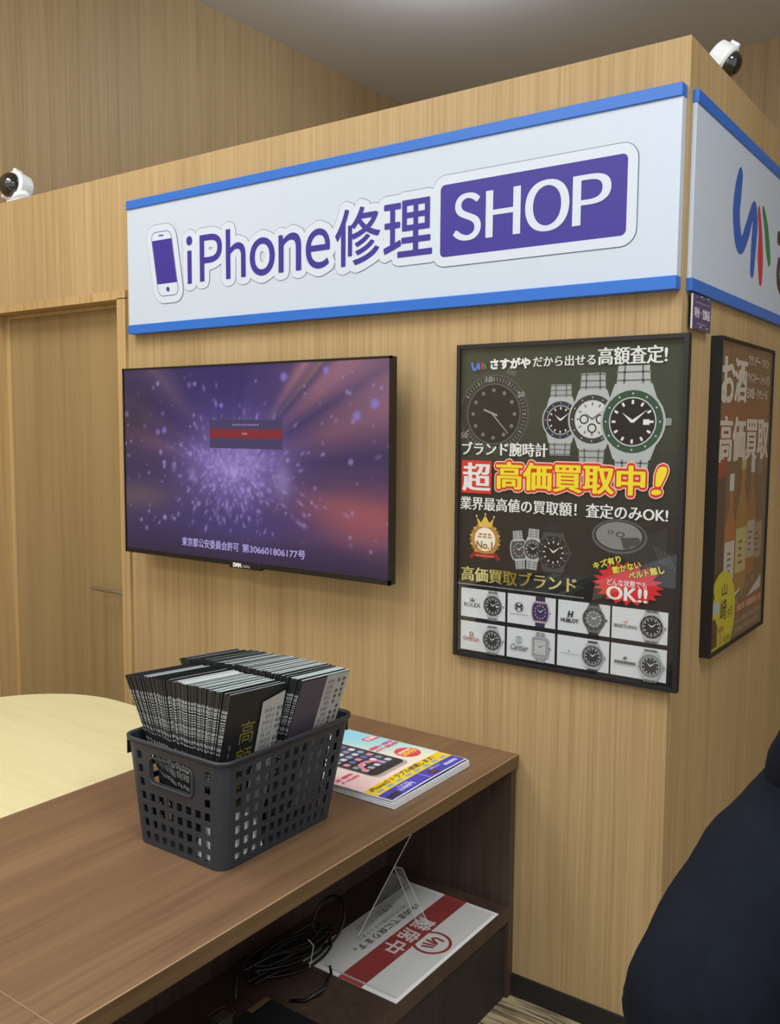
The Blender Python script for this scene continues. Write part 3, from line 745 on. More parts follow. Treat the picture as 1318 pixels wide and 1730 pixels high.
# right-hand poster
QY0, QY1, QZ0, QZ1 = .2345, .7874, .979, 1.8227
pr = thing('framed_poster', 'tall black framed liquor buying poster with bottles on the right face', 'poster', (0, QY0, QZ0))
m = MB(); frame_bars(m, (QY0, QZ0, .0008), (QY1, QZ1, .030), .0085, lambda u, v, n: (n, u, v)); m.build('poster_frame', M_BLACK, pr)
m = MB(); m.box((.0008, QY0+.008, QZ0+.008), (.021, QY1-.008, QZ1-.008)); m.build('backing_board', M_BLACK, pr)
p = Print((.021, 0, 0), (0, 1, 0), (0, 0, 1), (1, 0, 0))
a0, a1, c0, c1 = QY0+.0085, QY1-.0085, QZ0+.0085, QZ1-.0085
p.rect(a0, c0, a1, c1, (120, 90, 66)); p.rect(a0, 1.50, a1, 1.68, (134, 88, 62)); p.rect(a0, 1.455, a0+.10, 1.60, (158, 58, 50))
p.rect(a0, 1.195, a0+.105, 1.455, (78, 56, 58)); p.rect(a0, 1.13, a0+.11, 1.20, (44, 36, 34)); p.rect(a0+.11, 1.10, a1, 1.50, (112, 88, 66))
def bottle(y, zb, w, h, body, label, cap):
    p.poly([(y-w/2, zb), (y+w/2, zb), (y+w/2, zb+h*.58), (y+w*.17, zb+h*.74), (y+w*.17, zb+h), (y-w*.17, zb+h), (y-w*.17, zb+h*.74), (y-w/2, zb+h*.58)], body)
    p.rect(y-w*.46, zb+h*.14, y+w*.46, zb+h*.46, label); p.rect(y-w*.21, zb+h*.88, y+w*.21, zb+h*1.02, cap)
    for k in range(4): p.rect(y-w*.2, zb+h*(.20+.05*k), y+w*(.05+.2*R.random()), zb+h*(.22+.05*k), tuple(int(v*.55) for v in label)); p.layer -= 1
    p.up()
bottle(.70, 1.15, .11, .34, (104, 80, 60), (150, 138, 112), (120, 110, 96)); bottle(.62, 1.16, .10, .34, (150, 96, 60), (176, 164, 150), (200, 196, 190))
bottle(.405, 1.12, .105, .335, (172, 108, 52), (202, 196, 182), (210, 206, 200)); bottle(.52, 1.12, .12, .40, (160, 116, 58), (190, 176, 120), (186, 170, 120))
p.rect(.385, 1.335, .425, 1.352, (150, 112, 74))
p.poly([(.43, 1.10), (.52, 1.12), (.53, 1.13), (.44, 1.115)], (202, 196, 186)); p.poly([(.60, 1.09), (.76, 1.14), (.76, 1.10)], (196, 190, 182))
for k in range(4): p.text('山人八山'[k], (.48+k*.055, 1.085+k*.016, .51+k*.055, 1.108+k*.016), (186, 180, 170))
TWP = (214, 206, 192)
p.text('お', (.266, 1.655, .385, 1.772), TWP, bold=.007, boldy=.003); p.layer -= 1; p.text('酒', (.392, 1.660, .508, 1.775), TWP, bold=.006, boldy=.002)
p.text('ブランデー・ワイン', (.520, 1.766, .745, 1.793), TWP, bold=.001); p.text('ウイスキー・シャンパン', (.520, 1.716, .770, 1.745), TWP, bold=.001); p.text('日本酒・リキュール', (.520, 1.672, .745, 1.702), TWP, bold=.001)
p.text('高価買取', (.266, 1.497, .775, 1.618), TWP, bold=.006, boldy=.002)
p.rect(a0+.20, 1.058, a1, 1.085, (150, 72, 50)); p.text('状態不問・高額買取致します', (.50, 1.061, .77, 1.081), (222, 186, 160), bold=.0005)
p.text('古いお酒もお持ち下さい', (.49, 1.026, .77, 1.042), (190, 184, 176)); p.text('査定無料・出張買取もお任せ下さい', (.49, 1.000, .77, 1.016), (176, 170, 164))
ell = [(max(x, a0+.0005), max(y, c0+.0005)) for x, y in arc(.352, 1.075, .13, 40, 1.0, .95)]
p.poly(ell, (206, 196, 40))
p.text('山', (.345, 1.128, .395, 1.162), (48, 46, 30), bold=.001); p.text('崎', (.340, 1.060, .395, 1.118), (48, 46, 30), bold=.001); p.text('18年', (.400, 1.056, .460, 1.090), (70, 66, 40))
p.rect(.250, 1.088, .325, 1.118, (176, 196, 206)); p.rect(.262, 1.128, .276, 1.146, (40, 38, 30))
p.poly([(.250, .995), (.315, .995), (.315, 1.05), (.290, 1.075), (.262, 1.075), (.250, 1.05)], (70, 44, 26)); p.rect(.325, 1.030, .375, 1.044, (180, 110, 60)); p.rect(.335, .994, .360, 1.028, (190, 150, 70))
p.text('買取強化', (.375, .993, .445, 1.012), (96, 92, 60))
p.build('poster_print', M_GLOSSINK, pr)
m = MB(); m.quad((.0275, a0, c0), (.0275, a1, c0), (.0275, a1, c1), (.0275, a0, c1)); m.build('glass_pane', M_GLASS, pr)

# ------------------------------------------------------------------ dome cameras on top of the booth walls
def dome_camera(label, c, axis, base, k):
    ax = Vector(axis).normalized(); c = Vector(c)
    t = thing('security_camera', label, 'camera', base, 'dome cameras')
    m = MB(); m.lathe([(.060*k, -.085*k), (.076*k, -.075*k), (.080*k, -.004*k), (.070*k, .006*k)], c, ax, 32); m.build('housing', M_WHITEPL, t, bevel=.002)
    e1 = ax.cross(Vector((0, 0, 1))).normalized(); e2 = e1.cross(ax)
    for j in range(3):
        a = math.pi/2+2*math.pi*j/3; q = c+(e1*math.cos(a)+e2*math.sin(a))*.084*k
        m = MB(); m.lathe([(.010*k, -.05*k), (.012*k, -.01*k), (.008*k, -.004*k)], q, ax, 10); m.build('screw_lug', M_WHITEPL, t)
    m = MB(); m.lathe([(.064*k*math.cos(a), .004*k+.060*k*math.sin(a)) for a in np.linspace(0, 1.5, 9)], c, ax, 28); m.build('smoked_dome', M_DOME, t, smooth=True)
    m = MB(); b_ = Vector(base); w = .055*k
    m.box((b_.x-w, b_.y-min(w, .045), b_.z), (b_.x+w, b_.y+min(w, .045), b_.z+.014*k)); m.tube([b_+Vector((0, 0, .01*k)), b_.lerp(c-ax*.05*k, .5)+Vector((0, 0, .004)), c-ax*.05*k], [.050*k, .045*k, .050*k], 14); m.build('mounting_foot', M_WHITEPL, t)
dome_camera('white dome camera on the booth top at the left edge, above the door', (-2.815, .045, 2.566), (.10, -.97, .14), (-2.765, .060, H), .80)
dome_camera('white dome camera on the right booth wall, above the corner', (-.030, .390, 2.552), (.74, .10, -.58), (-.060, .42, H), .56)

# ------------------------------------------------------------------ counter and table
CT, CX0, CX1 = .6933, -1.157, -.405
def counter(y0, y1, label, front=True):
    t = thing('display_counter', label, 'counter', (CX0, y0, 0), 'walnut counter units')
    m = MB(); m.box((CX0, y0, CT-.036), (CX1-.0006, y1, CT)); m.build('worktop', M_COUNTER, t, bevel=.0012)
    m = MB(); m.box((CX1-.0006, y0, CT-.0355), (CX1+.0004, y1, CT-.0008)); m.build('edge_band', M_EDGE, t)
    m = MB(); m.box((CX1-.0022, y0, CT-.0006), (CX1+.0006, y1, CT+.0003)); m.build('edge_trim_highlight', M_TRIM_HIGHLIGHT, t)
    if label.endswith('wall'): m = MB(); m.box((CX0, y0-.0011, CT-.03), (CX1-.003, y0, CT+.0002)); m.build('seam_highlight', M_TRIM_HIGHLIGHT, t)  # seam highlight made as a thin pale strip
    for ya, yb in ((y0+.001, y0+.026), (y1-.028, y1-.002)):
        m = MB(); m.box((CX0+.01, ya, 0), (CX1-.006, yb, CT-.036)); m.build('end_panel', M_COUNTER_V, t)
    m = MB(); m.box((-.845, y0+.026, 0), (-.827, y1-.028, CT-.036)); m.build('back_panel', M_COUNTER_V, t)
    m = MB(); m.box((-.827, y0+.026, .225), (CX1-.006, y1-.028, .265)); m.build('shelf', M_COUNTER_V, t)
    m = MB(); m.box((-.436, y0+.026, 0), (-.421, y1-.028, .225)); m.build('lower_panel', M_LOWERPANEL, t)  # dark panel closing the front below the shelf
    return t
counter(-1.430, -.002, 'dark walnut counter with an open shelf, running out from the wall')
counter(-2.9, -1.4312, 'dark walnut counter unit nearest the camera, past the top seam')
t = thing('round_cornered_table', 'pale maple table with a rounded corner behind the walnut counter', 'table', (-1.6, -1.4, 0))
m = MB()
poly = [(-1.1585, -.345)] + [(-1.690+.370*math.cos(a), -.715+.370*math.sin(a)) for a in np.linspace(math.pi/2, math.pi, 14)] + [(-2.06, -2.8), (-1.1585, -2.8)]
m.prism(list(reversed(poly))[::-1], CT-.032, CT-.001); m.build('tabletop', M_CREAM, t, bevel=.002)
for x, y in ((-1.35, -.6), (-1.85, -.75), (-1.35, -2.6), (-1.9, -2.6)):
    m = MB(); m.lathe([(.03, 0), (.025, .02), (.025, CT-.032)], (x, y, 0), (0, 0, 1), 16); m.build('leg', M_CHROME, t)

# ------------------------------------------------------------------ basket
BZ, BH = CT+.0005, .226
def rim_rect(h):   # outer outline of the basket at relative height h
    f = h
    return (-.823-.030*f, -.958-.006*f, -.562+.012*f, -.612+.060*f)
RC = .028
def side_pts(side, s, h, inset=0):
    x0, y0, x1, y1 = rim_rect(h); x0 += inset; y0 += inset; x1 -= inset; y1 -= inset; r = RC-inset*.5
    if side == 0: return (x0+r+(x1-x0-2*r)*s, y0)
    if side == 2: return (x1-r-(x1-x0-2*r)*s, y1)
    if side == 1: return (x1, y0+r+(y1-y0-2*r)*s)
    if side == 3: return (x0, y1-r-(y1-y0-2*r)*s)
def corner_pts(k, t_, h, inset=0):
    x0, y0, x1, y1 = rim_rect(h); x0 += inset; y0 += inset; x1 -= inset; y1 -= inset; r = RC-inset*.5
    cx, cy, a = ((x1-r, y0+r, -90), (x1-r, y1-r, 0), (x0+r, y1-r, 90), (x0+r, y0+r, 180))[k]
    a = math.radians(a+90*t_); return (cx+r*math.cos(a), cy+r*math.sin(a))
# columns round the basket: (kind, side/corner, parameter)
ring, cellkind = [], []
for sd in range(4):
    nh = 8 if sd % 2 == 0 else 12
    edges = []; bw = .44/nh; hw = .56/nh*.98
    mg = (1-nh*hw-(nh-1)*bw)/2
    s_ = 0; edges.append(0); kinds = ['bar']; s_ = mg
    for i in range(nh):
        edges += [s_]; kinds.append('h%d' % i); s_ += hw; edges += [s_]; kinds.append('bar'); s_ += bw
    for e_, k_ in zip(edges, kinds): ring.append(('s', sd, e_)); cellkind.append((sd, k_))
    for q in range(4): ring.append(('c', sd, q/4)); cellkind.append((sd, 'c'))
def pt_at(rg, h, inset):
    return side_pts(rg[1], rg[2], h, inset) if rg[0] == 's' else corner_pts(rg[1], rg[2], h, inset)
hs, hk = [0, .03], ['solid', 'solid']
for i in range(7):
    z0 = .052+i*.1283; hs += [z0, z0+.078]; hk += ['r%d' % i, 'solid']
hs = [0, .052]; rows = ['solid']
for i in range(7):
    z0 = .052+i*.1283; rows.append('r%d' % i); hs.append(z0+.076)
    if i < 6: rows.append('solid'); hs.append(z0+.1283)
rows.append('solid'); hs.append(1.0)
TH = .0025; n = len(ring)
m = MB(); idx = {}
for L_, ins in ((0, 0), (1, TH)):
    for j, h in enumerate(hs):
        for i, rg in enumerate(ring):
            x, y = pt_at(rg, h, ins); idx[(L_, j, i)] = len(m.v); m.v.append((x, y, BZ+BH*h))
def is_open(j, i):
    sd, k_ = cellkind[i]
    if not (rows[j].startswith('r')) or not k_.startswith('h'):
        if sd in (0, 2) and k_ != 'c' and handle_zone(j, i): return True
        return False
    if sd in (0, 2):
        col = int(k_[1:]); row = int(rows[j][1:])
        if row >= 4 and 1 <= col <= 6: return handle_zone(j, i)
    return True
def handle_zone(j, i):
    sd, k_ = cellkind[i]
    if sd not in (0, 2) or k_ == 'c': return False
    s0 = ring[i][2]; s1 = ring[i+1][2] if ring[i+1][0] == 's' else 1
    h0, h1 = hs[j], hs[j+1]
    return .235 < (s0+s1)/2 < .72 and .63 < (h0+h1)/2 < .86
J = len(rows)
op = [[is_open(j, i) for i in range(n)] for j in range(J)]
for j in range(J):
    for i in range(n):
        if op[j][i]: continue
        k = (i+1) % n
        m.f.append((idx[0, j, i], idx[0, j, k], idx[0, j+1, k], idx[0, j+1, i]))
        m.f.append((idx[1, j, k], idx[1, j, i], idx[1, j+1, i], idx[1, j+1, k]))
        if j+1 == J: m.f.append((idx[0, j+1, i], idx[0, j+1, k], idx[1, j+1, k], idx[1, j+1, i]))
        elif op[j+1][i]: m.f.append((idx[0, j+1, i], idx[0, j+1, k], idx[1, j+1, k], idx[1, j+1, i]))
        if j > 0 and op[j-1][i]: m.f.append((idx[0, j, k], idx[0, j, i], idx[1, j, i], idx[1, j, k]))
        if op[j][k]: m.f.append((idx[0, j, k], idx[1, j, k], idx[1, j+1, k], idx[0, j+1, k]))
        if op[j][(i-1) % n]: m.f.append((idx[1, j, i], idx[0, j, i], idx[0, j+1, i], idx[1, j+1, i]))
m.f.append(tuple(idx[0, 0, i] for i in reversed(range(n)))); m.f.append(tuple(idx[1, 1, i] for i in range(n)))
bk = thing('storage_basket', 'dark grey plastic basket with square holes, full of brochures on the counter', 'basket', (-.70, -.78, BZ))
bo = m.build('basket_body', M_PLASTIC, bk)
# rolled rim and lip
def outline(h, off):
    x0, y0, x1, y1 = rim_rect(h); return rrect(x0-off, y0-off, x1+off, y1+off, RC+off, 6)
m = MB(); zt = BZ+BH; q = [outline(1, -.003), outline(1, .0), outline(1, .0055), outline(1, .0060), outline(1, .0045), outline(1, .0005)]
zz = [zt, zt+.0035, zt+.0035, zt, zt-.006, zt-.007]; L_ = len(q[0])
for o_, z_ in zip(q, zz): m.v += [(x, y, z_) for x, y in o_]
for a in range(len(q)-1):
    for i in range(L_):
        k = (i+1) % L_; m.f.append((a*L_+i, a*L_+k, (a+1)*L_+k, (a+1)*L_+i))
m.build('rim', M_PLASTIC, bk, smooth=True)
x0, y0, x1, y1 = rim_rect(1)
m = MB(); m.box((x0-.0055, y0+.012, zt-.044), (x0-.003, y1-.012, zt)); m.box((x0+.02, y1+.003, zt-.044), (x1-.02, y1+.0055, zt)); m.build('rim_skirt', M_PLASTIC, bk)
# raised frame round the hand hole
xa, xb = -.823-.03*.74, -.562+.012*.74
wd = xb-xa-2*RC; hx0, hx1 = xa+RC+wd*.215, xa+RC+wd*.74
hp = rrect(hx0-.004, BZ+BH*.615, hx1+.004, BZ+BH*.872, .014, 4)
m = MB(); m.tube([(x, -.958-.006*(z-BZ)/BH-.001, z) for x, z in hp], .0032, 6, closed=True); m.build('handle_frame', M_PLASTIC, bk, smooth=True)

# ------------------------------------------------------------------ brochures in the basket
def brochure_meshes(kind, seed):
    """folded leaflet standing in local space: spine at y=0 facing -y, width along +y, thickness x, height z; flares at the top"""
    rr = random.Random(seed); Wd, Ht = .166, .330
    b0, b1 = .0011, .0054
    cv = MB()
    for sgn in (-1, 1):       # the two cover leaves, fanned open towards the top and the fore edge
        A = [(sgn*b0*.5, 0, 0), (sgn*b0*.6, Wd, 0), (sgn*b1*.5, Wd, Ht), (sgn*b1*.42, 0, Ht)]
        B = [(x-sgn*.0004, y, z) for x, y, z in A]
        n_ = len(cv.v); cv.v += A+B
        fs = [(0, 1, 2, 3), (7, 6, 5, 4), (0, 4, 5, 1), (1, 5, 6, 2), (2, 6, 7, 3), (3, 7, 4, 0)]
        cv.f += [tuple(n_+i for i in f) for f in fs]
    n_ = len(cv.v); cv.v += [(-b0*.5, -.0003, 0), (b0*.5, -.0003, 0), (b1*.42, -.0003, Ht), (-b1*.42, -.0003, Ht)]; cv.f.append((n_, n_+1, n_+2, n_+3))
    pg = MB()
    dz = {'dark': .006, 'mid': -.0008, 'pale': -.0014}[kind]
    top = Ht-dz
    A = [(-b0*.3, .001, 0), (b0*.3, .001, 0), (b0*.4, Wd-.002, 0), (-b0*.4, Wd-.002, 0), (-b1*.3, .001, top), (b1*.3, .001, top), (b1*.38, Wd-.002, top), (-b1*.38, Wd-.002, top)]
    pg.v = A; pg.f = [(0, 3, 2, 1), (4, 5, 6, 7), (0, 1, 5, 4), (1, 2, 6, 5), (2, 3, 7, 6), (3, 0, 4, 7)]
    lt = MB(); z = Ht-.034
    while z > .10:
        h = rr.uniform(.006, .010) if z > Ht-.07 else rr.uniform(.0035, .009)
        wz = b0+(b1-b0)*z/Ht; w = wz*.74
        for k in range(3):
            if rr.random() < .2: continue
            za = z-h*(k+1)/3+h*.1; zb = z-h*k/3-h*.05
            xa_ = -w/2 if rr.random() < .7 else -w*.1; xb_ = w/2 if rr.random() < .75 else w*.1
            lt.quad((xa_, -.0006, za), (xb_, -.0006, za), (xb_, -.0006, zb), (xa_, -.0006, zb))
        z -= h+(.0022 if rr.random() < .85 else .010)
    return cv.mesh('cover'), pg.mesh('pages'), lt.mesh('spine_lettering')
kinds = [('dark', 1), ('mid', 1), ('pale', 1), ('mid', 1)]
BM = [brochure_meshes(*k) for k in kinds]
M_SPINEINK = flat('white_spine_ink', (190, 196, 198), .5)
M_PAGESW = flat('white_brochure_pages', (205, 214, 216), .6, noise=.08)
M_PAGESM = flat('grey_brochure_pages', (112, 124, 124), .6, noise=.15)
M_PAGESD = flat('dark_brochure_pages', (66, 66, 68), .6, noise=.2)
for i, (c_, p_, l_) in enumerate(BM):
    c_.materials.append(M_COVER); p_.materials.append((M_PAGESD, M_PAGES, M_PAGESW, M_PAGESM)[i]); l_.materials.append(M_SPINEINK)
def lean_of(u, tab):
    for (u0, b0, t0), (u1, b1, t1) in zip(tab, tab[1:]):
        if u <= u1:
            f = (u-u0)/(u1-u0); return b0+(b1-b0)*f, t0+(t1-t0)*f
    return tab[-1][1:]
# u -> x of the foot, x of the head
ROW1 = [(0, -.715, -.900), (.10, -.704, -.848), (.3, -.688, -.768), (.6, -.662, -.686), (.88, -.638, -.612), (1, -.628, -.572)]
ROW2 = [(0, -.735, -.920), (.12, -.722, -.862), (.55, -.682, -.705), (.85, -.642, -.588), (1, -.628, -.536)]
HB = .330
def place(parent_label, group, k, xf, xh, y, zf, dy=0, cat='brochure'):
    ang = math.asin((xh-xf)/HB); zf += HB*(1-math.cos(ang))*.75
    t = thing('brochure', parent_label, cat, (xf, y, zf), group); t.rotation_euler = (-.07, ang, dy)
    for nm, me in zip(('cover', 'pages', 'spine_lettering'), BM[k]):
        o = bpy.data.objects.new(nm, me); COL.objects.link(o); o.parent = t
    return t
ZB0 = BZ+.0125
for row, (tab, y, num) in enumerate(((ROW1, -.944, 56), (ROW2, -.772, 60))):
    for i in range(num):
        u = i/(num-1)
        xf, xh = lean_of(u, tab)
        if row == 0: k = 2 if (.12 < u < .2 or .42 < u < .56) else (0 if u < .34 else R.choice((1, 3, 1, 0)))
        else: k = R.choice((0, 0, 1, 3)) if u < .3 else R.choice((1, 3, 0, 1, 2))
        lab = ('thin black brochure with a white lettered spine in the near row of the basket' if row == 0 else
               'thin black brochure standing in the far row of the basket behind the near row')
        grp = 'brochures in the near row' if row == 0 else 'brochures in the far row'
        if row == 0 and k == 2: lab, grp = 'near row brochure in the basket with whitish page edges on top', 'white-topped brochures in the near row'
        elif row == 0 and u < .11: lab, grp = 'black brochure leaning outward at the left end of the near row', 'leaning brochures of the near row'
        if row == 1 and u > .9: lab, grp = 'far row brochure leaning over the right rim beside the violet grey cover', 'leaning brochures of the far row'
        if row == 1 and i == num-1: lab, grp = 'outermost far row brochure with violet grey cover and pale strip', None
        if row == 0 and i == num-1: lab, grp = 'near row brochure with gold title on its black cover', None
        t = place(lab, grp, k, xf, xh, y+R.uniform(-.002, .002), ZB0+.011+R.uniform(0, .003)+.0, R.uniform(-.006, .006))
        if (row, i) == (0, num-1):
            p = Print((.0026, 0, 0), (0, 1, 0), (0, 0, 1), (1, 0, 0))
            p.v0 = True
            GD = (124, 117, 50)
            p.text('高', (.046, .215, .088, .265), GD); p.text('額', (.044, .152, .091, .206), GD); p.text('買取', (.030, .055, .092, .140), GD)
            for j in range(7): p.rect(.020, .10+j*.018, .024, .112+j*.018, (104, 106, 100)); p.layer -= 1
            o = p.build('cover_lettering', M_INK, None); o.parent = t; o.location = (0, 0, 0)
            m = MB(); m.quad((.0034, .100, .0), (.0034, .164, .0), (.0075, .163, .316), (.0065, .098, .300))
            o = m.build('flap', M_FLAP, None); o.parent = t; o['label'] = 'pale grey printed flap'
            md = o.modifiers.new('thick', 'SOLIDIFY'); md.thickness = .0006
            p = Print((.0075, 0, 0), (0, 1, 0), (0, 0, 1), (1, 0, 0))
            for cidx, yy in enumerate((.108, .114, .120, .126, .134, .147, .156)):
                for j in range(14):
                    if R.random() < .8: p.rect(yy, .10+j*.0135, yy+(.002 if cidx < 5 else .005), .108+j*.0135, (120, 120, 122) if cidx < 5 else (96, 96, 104)); p.layer -= 1
            o2 = p.build('flap_lettering', M_INK, None); o2.parent = o
        if (row, i) == (1, num-1):
            m = MB(); m.quad((.0030, .0, .0), (.0030, .085, .0), (.0034, .085, .328), (.0032, .0, .328)); o = m.build('violet_cover', M_COVERG, None); o.parent = t
            o['label'] = 'violet grey cover half'
            m = MB(); m.quad((.0030, .085, .0), (.0030, .164, .0), (.0040, .164, .330), (.0036, .085, .330)); o = m.build('flap', M_FLAP, None); o.parent = t
            o['label'] = 'pale grey printed strip'
            p = Print((.0046, 0, 0), (0, 1, 0), (0, 0, 1), (1, 0, 0))
            for cidx, yy in enumerate((.094, .100, .106, .112, .128, .146)):
                for j in range(15):
                    if R.random() < .8: p.rect(yy, .12+j*.0135, yy+(.002 if cidx < 4 else .007), .128+j*.0135, (112, 112, 114) if cidx < 4 else (76, 76, 82)); p.layer -= 1
            o2 = p.build('flap_lettering', M_INK, None); o2.parent = o

lf = thing('leaflet', 'white folded leaflet wedged in the near bottom corner of the basket, seen through its holes', 'leaflet', (-.575, -.948, ZB0))
m = MB(); m.quad((-.655, -.9505, ZB0), (-.5725, -.9505, ZB0), (-.5715, -.9510, ZB0+.098), (-.625, -.9510, ZB0+.062)); o = m.build('front_fold', M_PAPER, lf)
o.modifiers.new('thick', 'SOLIDIFY').thickness = .0008
m = MB(); m.quad((-.5690, -.945, ZB0), (-.5690, -.835, ZB0), (-.5665, -.865, ZB0+.080), (-.5655, -.945, ZB0+.112)); o = m.build('side_fold', M_PAPER, lf)
o.modifiers.new('thick', 'SOLIDIFY').thickness = .0008

# ------------------------------------------------------------------ pile of flyers
FX0, FX1, FY0, FY1 = -.868, -.468, -.503, -.160
NF = 16; FT = .00105
def flyer_mesh():
    m = MB(); m.box((FX0, FY0, 0), (FX1, FY1, FT*.92)); return m.mesh('sheet')
fm = flyer_mesh(); fm.materials.append(M_PAPER)
def flyer_print(p):
    # portrait page: u along +y, v towards -x (0 at the edge near the viewer)
    Wd, Hh = FY1-FY0, FX1-FX0
    n_ = 20
    top, midc, bot = (150, 212, 236), (240, 236, 214), (244, 206, 214)
    for k in range(n_):
        for j in range(n_):
            f = (j/n_*.55+(k/n_)*.45)
            c = tuple(int((bot[i]*(1-f/.45)+midc[i]*f/.45) if f < .45 else (midc[i]*(1-(f-.45)/.35)+top[i]*(f-.45)/.35) if f < .8 else top[i]) for i in range(3))
            p.rect(Wd*j/n_, .086+(Hh-.090)*k/n_, Wd*(j+1)/n_, .086+(Hh-.090)*(k+1)/n_, c); p.layer -= 1
    p.up()
    for k in range(16):      # bands in short lengths so that they follow the bowed sheet
        ya, yb = .004+(Wd-.008)*k/16, .004+(Wd-.008)*(k+1)/16
        p.rect(ya, .046, yb, .088, (240, 204, 52)); p.layer -= 1; p.rect(ya, .004, yb, .044, (70, 66, 178)); p.layer -= 1
    p.up(); p.rect(Wd*.5, .004, Wd*.5+.0015, .044, (210, 210, 230))
    for k in range(8): p.rect(.020+k*.040, .052, .044+k*.040, .062, (120, 178, 190)); p.layer -= 1
    p.up()
    p.text('iPhoneのトラブル修理します!', (.014, .066, Wd-.05, .086), (96, 84, 40), bold=.0006, shear=.2)
    p.text('その場で解決', (.070, .030, .115, .039), (230, 230, 240)); p.text('3,980円', (.060, .014, .120, .028), (190, 200, 240), bold=.0008)
    p.text('買取もOK!', (.215, .030, .26, .039), (230, 230, 240)); p.text('高価買取', (.265, .016, .325, .028), (190, 200, 240), bold=.0008)
    p.rect(.010, .008, .052, .026, (50, 48, 60)); p.rect(.195, .010, .225, .030, (50, 48, 60)); p.text('修理', (.200, .014, .220, .026), (196, 90, 90))
    # phone lying slantwise
    ph = [(.095, .115), (.235, .120), (.255, .135), (.255, .40), (.095, .40)]
    p.poly(rrect(.088, .104, .232, .392, .022), (176, 172, 166)); p.poly(rrect(.092, .118, .230, .392, .018), (44, 42, 50)); p.rect(.098, .145, .224, .390, (66, 62, 88))
    icons = [(196, 206, 222), (92, 110, 176), (222, 226, 230), (150, 166, 196), (206, 150, 160), (120, 160, 160)]
    for a in range(5):
        for b2 in range(8): p.poly(rrect(.103+a*.0245, .152+b2*.030, .120+a*.0245, .170+b2*.030, .004, 2), icons[(a*3+b2*5) % 6]); p.layer -= 1
    p.up(); p.stroke([(.11, .16), (.13, .19), (.16, .195), (.185, .175)], .006, (224, 130, 160))
    p.disc(.285, .150, .036, (222, 72, 92), 28); p.rect(.258, .158, .312, .166, (240, 220, 220)); p.text('20分', (.254, .136, .316, .158), (240, 206, 70), bold=.0014)
    p.text('画面割れ・液晶不良', (.235, .232, .335, .246), (226, 84, 130), bold=.0006, shear=.2); p.text('バッテリー交換もお任せ', (.235, .212, .335, .226), (226, 84, 130), bold=.0006, shear=.2)
    p.text('水没・起動不良も', (.010, .170, .075, .183), (226, 84, 130), bold=.0005, shear=.2); p.text('データそのまま', (.010, .150, .075, .163), (226, 84, 130), bold=.0005, shear=.2)
    p.poly([(.29, .285), (.338, .280), (.338, .305), (.29, .310)], (222, 60, 100)); p.text('即日修理', (.294, .286, .334, .304), (250, 236, 240), bold=.0006)
for i in range(NF):
    ox, oy = R.uniform(-.0015, .0015), R.uniform(-.0015, .0015); last = i == NF-1
    z_ = CT+.0006+i*FT+(.0030 if last else (.0004 if i == NF-2 else 0))
    lab = 'topmost colourful phone repair flyer, slightly askew on its pile beside the basket' if last else \
          ('second flyer from the top, its violet edge showing under the askew top flyer' if i == NF-2 else 'white edged flyer inside the neat pile beside the basket')
    t = thing('flyer', lab, 'flyer', (0, 0, 0), 'flyers in the pile' if i < NF-2 else None)
    if last: me = fm.copy()
    else: me = fm
    if last:      # top sheet, bowed a little
        mm = MB(); nn = 12
        for s_ in (0, 1):
            for j in range(nn+1):
                y = FY0+(FY1-FY0)*j/nn; bow = .0022*math.sin(math.pi*j/nn)
                for x in (FX0, FX1): mm.v.append((x, y, bow+s_*.0004))
        k = 2*(nn+1)
        for j in range(nn):
            a = 2*j; mm.f.append((k+a, k+a+1, k+a+3, k+a+2)); mm.f.append((a, a+2, a+3, a+1)); mm.f.append((a+1, a+3, k+a+3, k+a+1)); mm.f.append((a, k+a, k+a+2, a+2))
        me = mm.mesh('sheet'); me.materials.append(M_PAPER)
    o = bpy.data.objects.new('sheet', me); COL.objects.link(o); o.parent = t
    t.location = (ox, oy, z_)
    if last:
        t.location = (-.008, .004, z_); t.rotation_euler = (0, 0, .012)
    if i >= NF-2:
        p = Print((FX1, FY0, FT if not last else .0006), (0, 1, 0), (-1, 0, 0), (0, 0, 1), .0009 if last else .0002)
        if last: flyer_print(p)
        else: p.rect(.004, .004, FY1-FY0-.004, .040, (78, 70, 150))
        if last:   # follow the bow of the sheet
            p.v = [(x, y, z+.0022*math.sin(math.pi*min(1, max(0, (y-FY0)/(FY1-FY0))))) for x, y, z in p.v]
        o = p.build('flyer_print', M_INK, None); o.parent = t; o.location = (0, 0, 0)

# ------------------------------------------------------------------ shelf contents
SH = .2655
# away-from-desk sheet: u along -y, v along +x
ps = thing('notice_sheet', 'white away notice with a wide red band lying on the counter shelf', 'notice', (-.56, -.32, SH))
m = MB(); m.box((-.708, -.560, SH), (-.4155, -.078, SH+.0008)); m.build('sheet', flat('bright_white_paper', (242, 243, 243), .55, noise=.01), ps)
p = Print((-.708, -.078, SH+.0008), (0, -1, 0), (1, 0, 0), (0, 0, 1), .0002)
RED = (164, 70, 70)
p.rect(0, .120, .482, .191, RED)
p.ring(.225, .222, .044, .052, RED); p.rect(.165, .120, .285, .191, RED)
for ch, x in (('離', .140), ('席', .205), ('中', .270)): p.text(ch, (x, .128, x+.052, .184), (236, 230, 228), bold=.0012)
p.stroke([(.203, .243), (.201, .222), (.210, .214), (.224, .236), (.223, .206)], .0035, RED); p.layer -= 1
p.stroke([(.233, .236), (.240, .206)], .0035, RED); p.layer -= 1; p.stroke([(.243, .236), (.252, .210)], .0035, RED)
p.text('19:00までに戻ります。', (.095, .078, .370, .102), (70, 70, 66), bold=.0004)
p.text('ご用の方は店頭スタッフまで', (.100, .058, .330, .070), (120, 120, 116)); p.text('お電話ください', (.14, .020, .29, .042), (84, 84, 80))
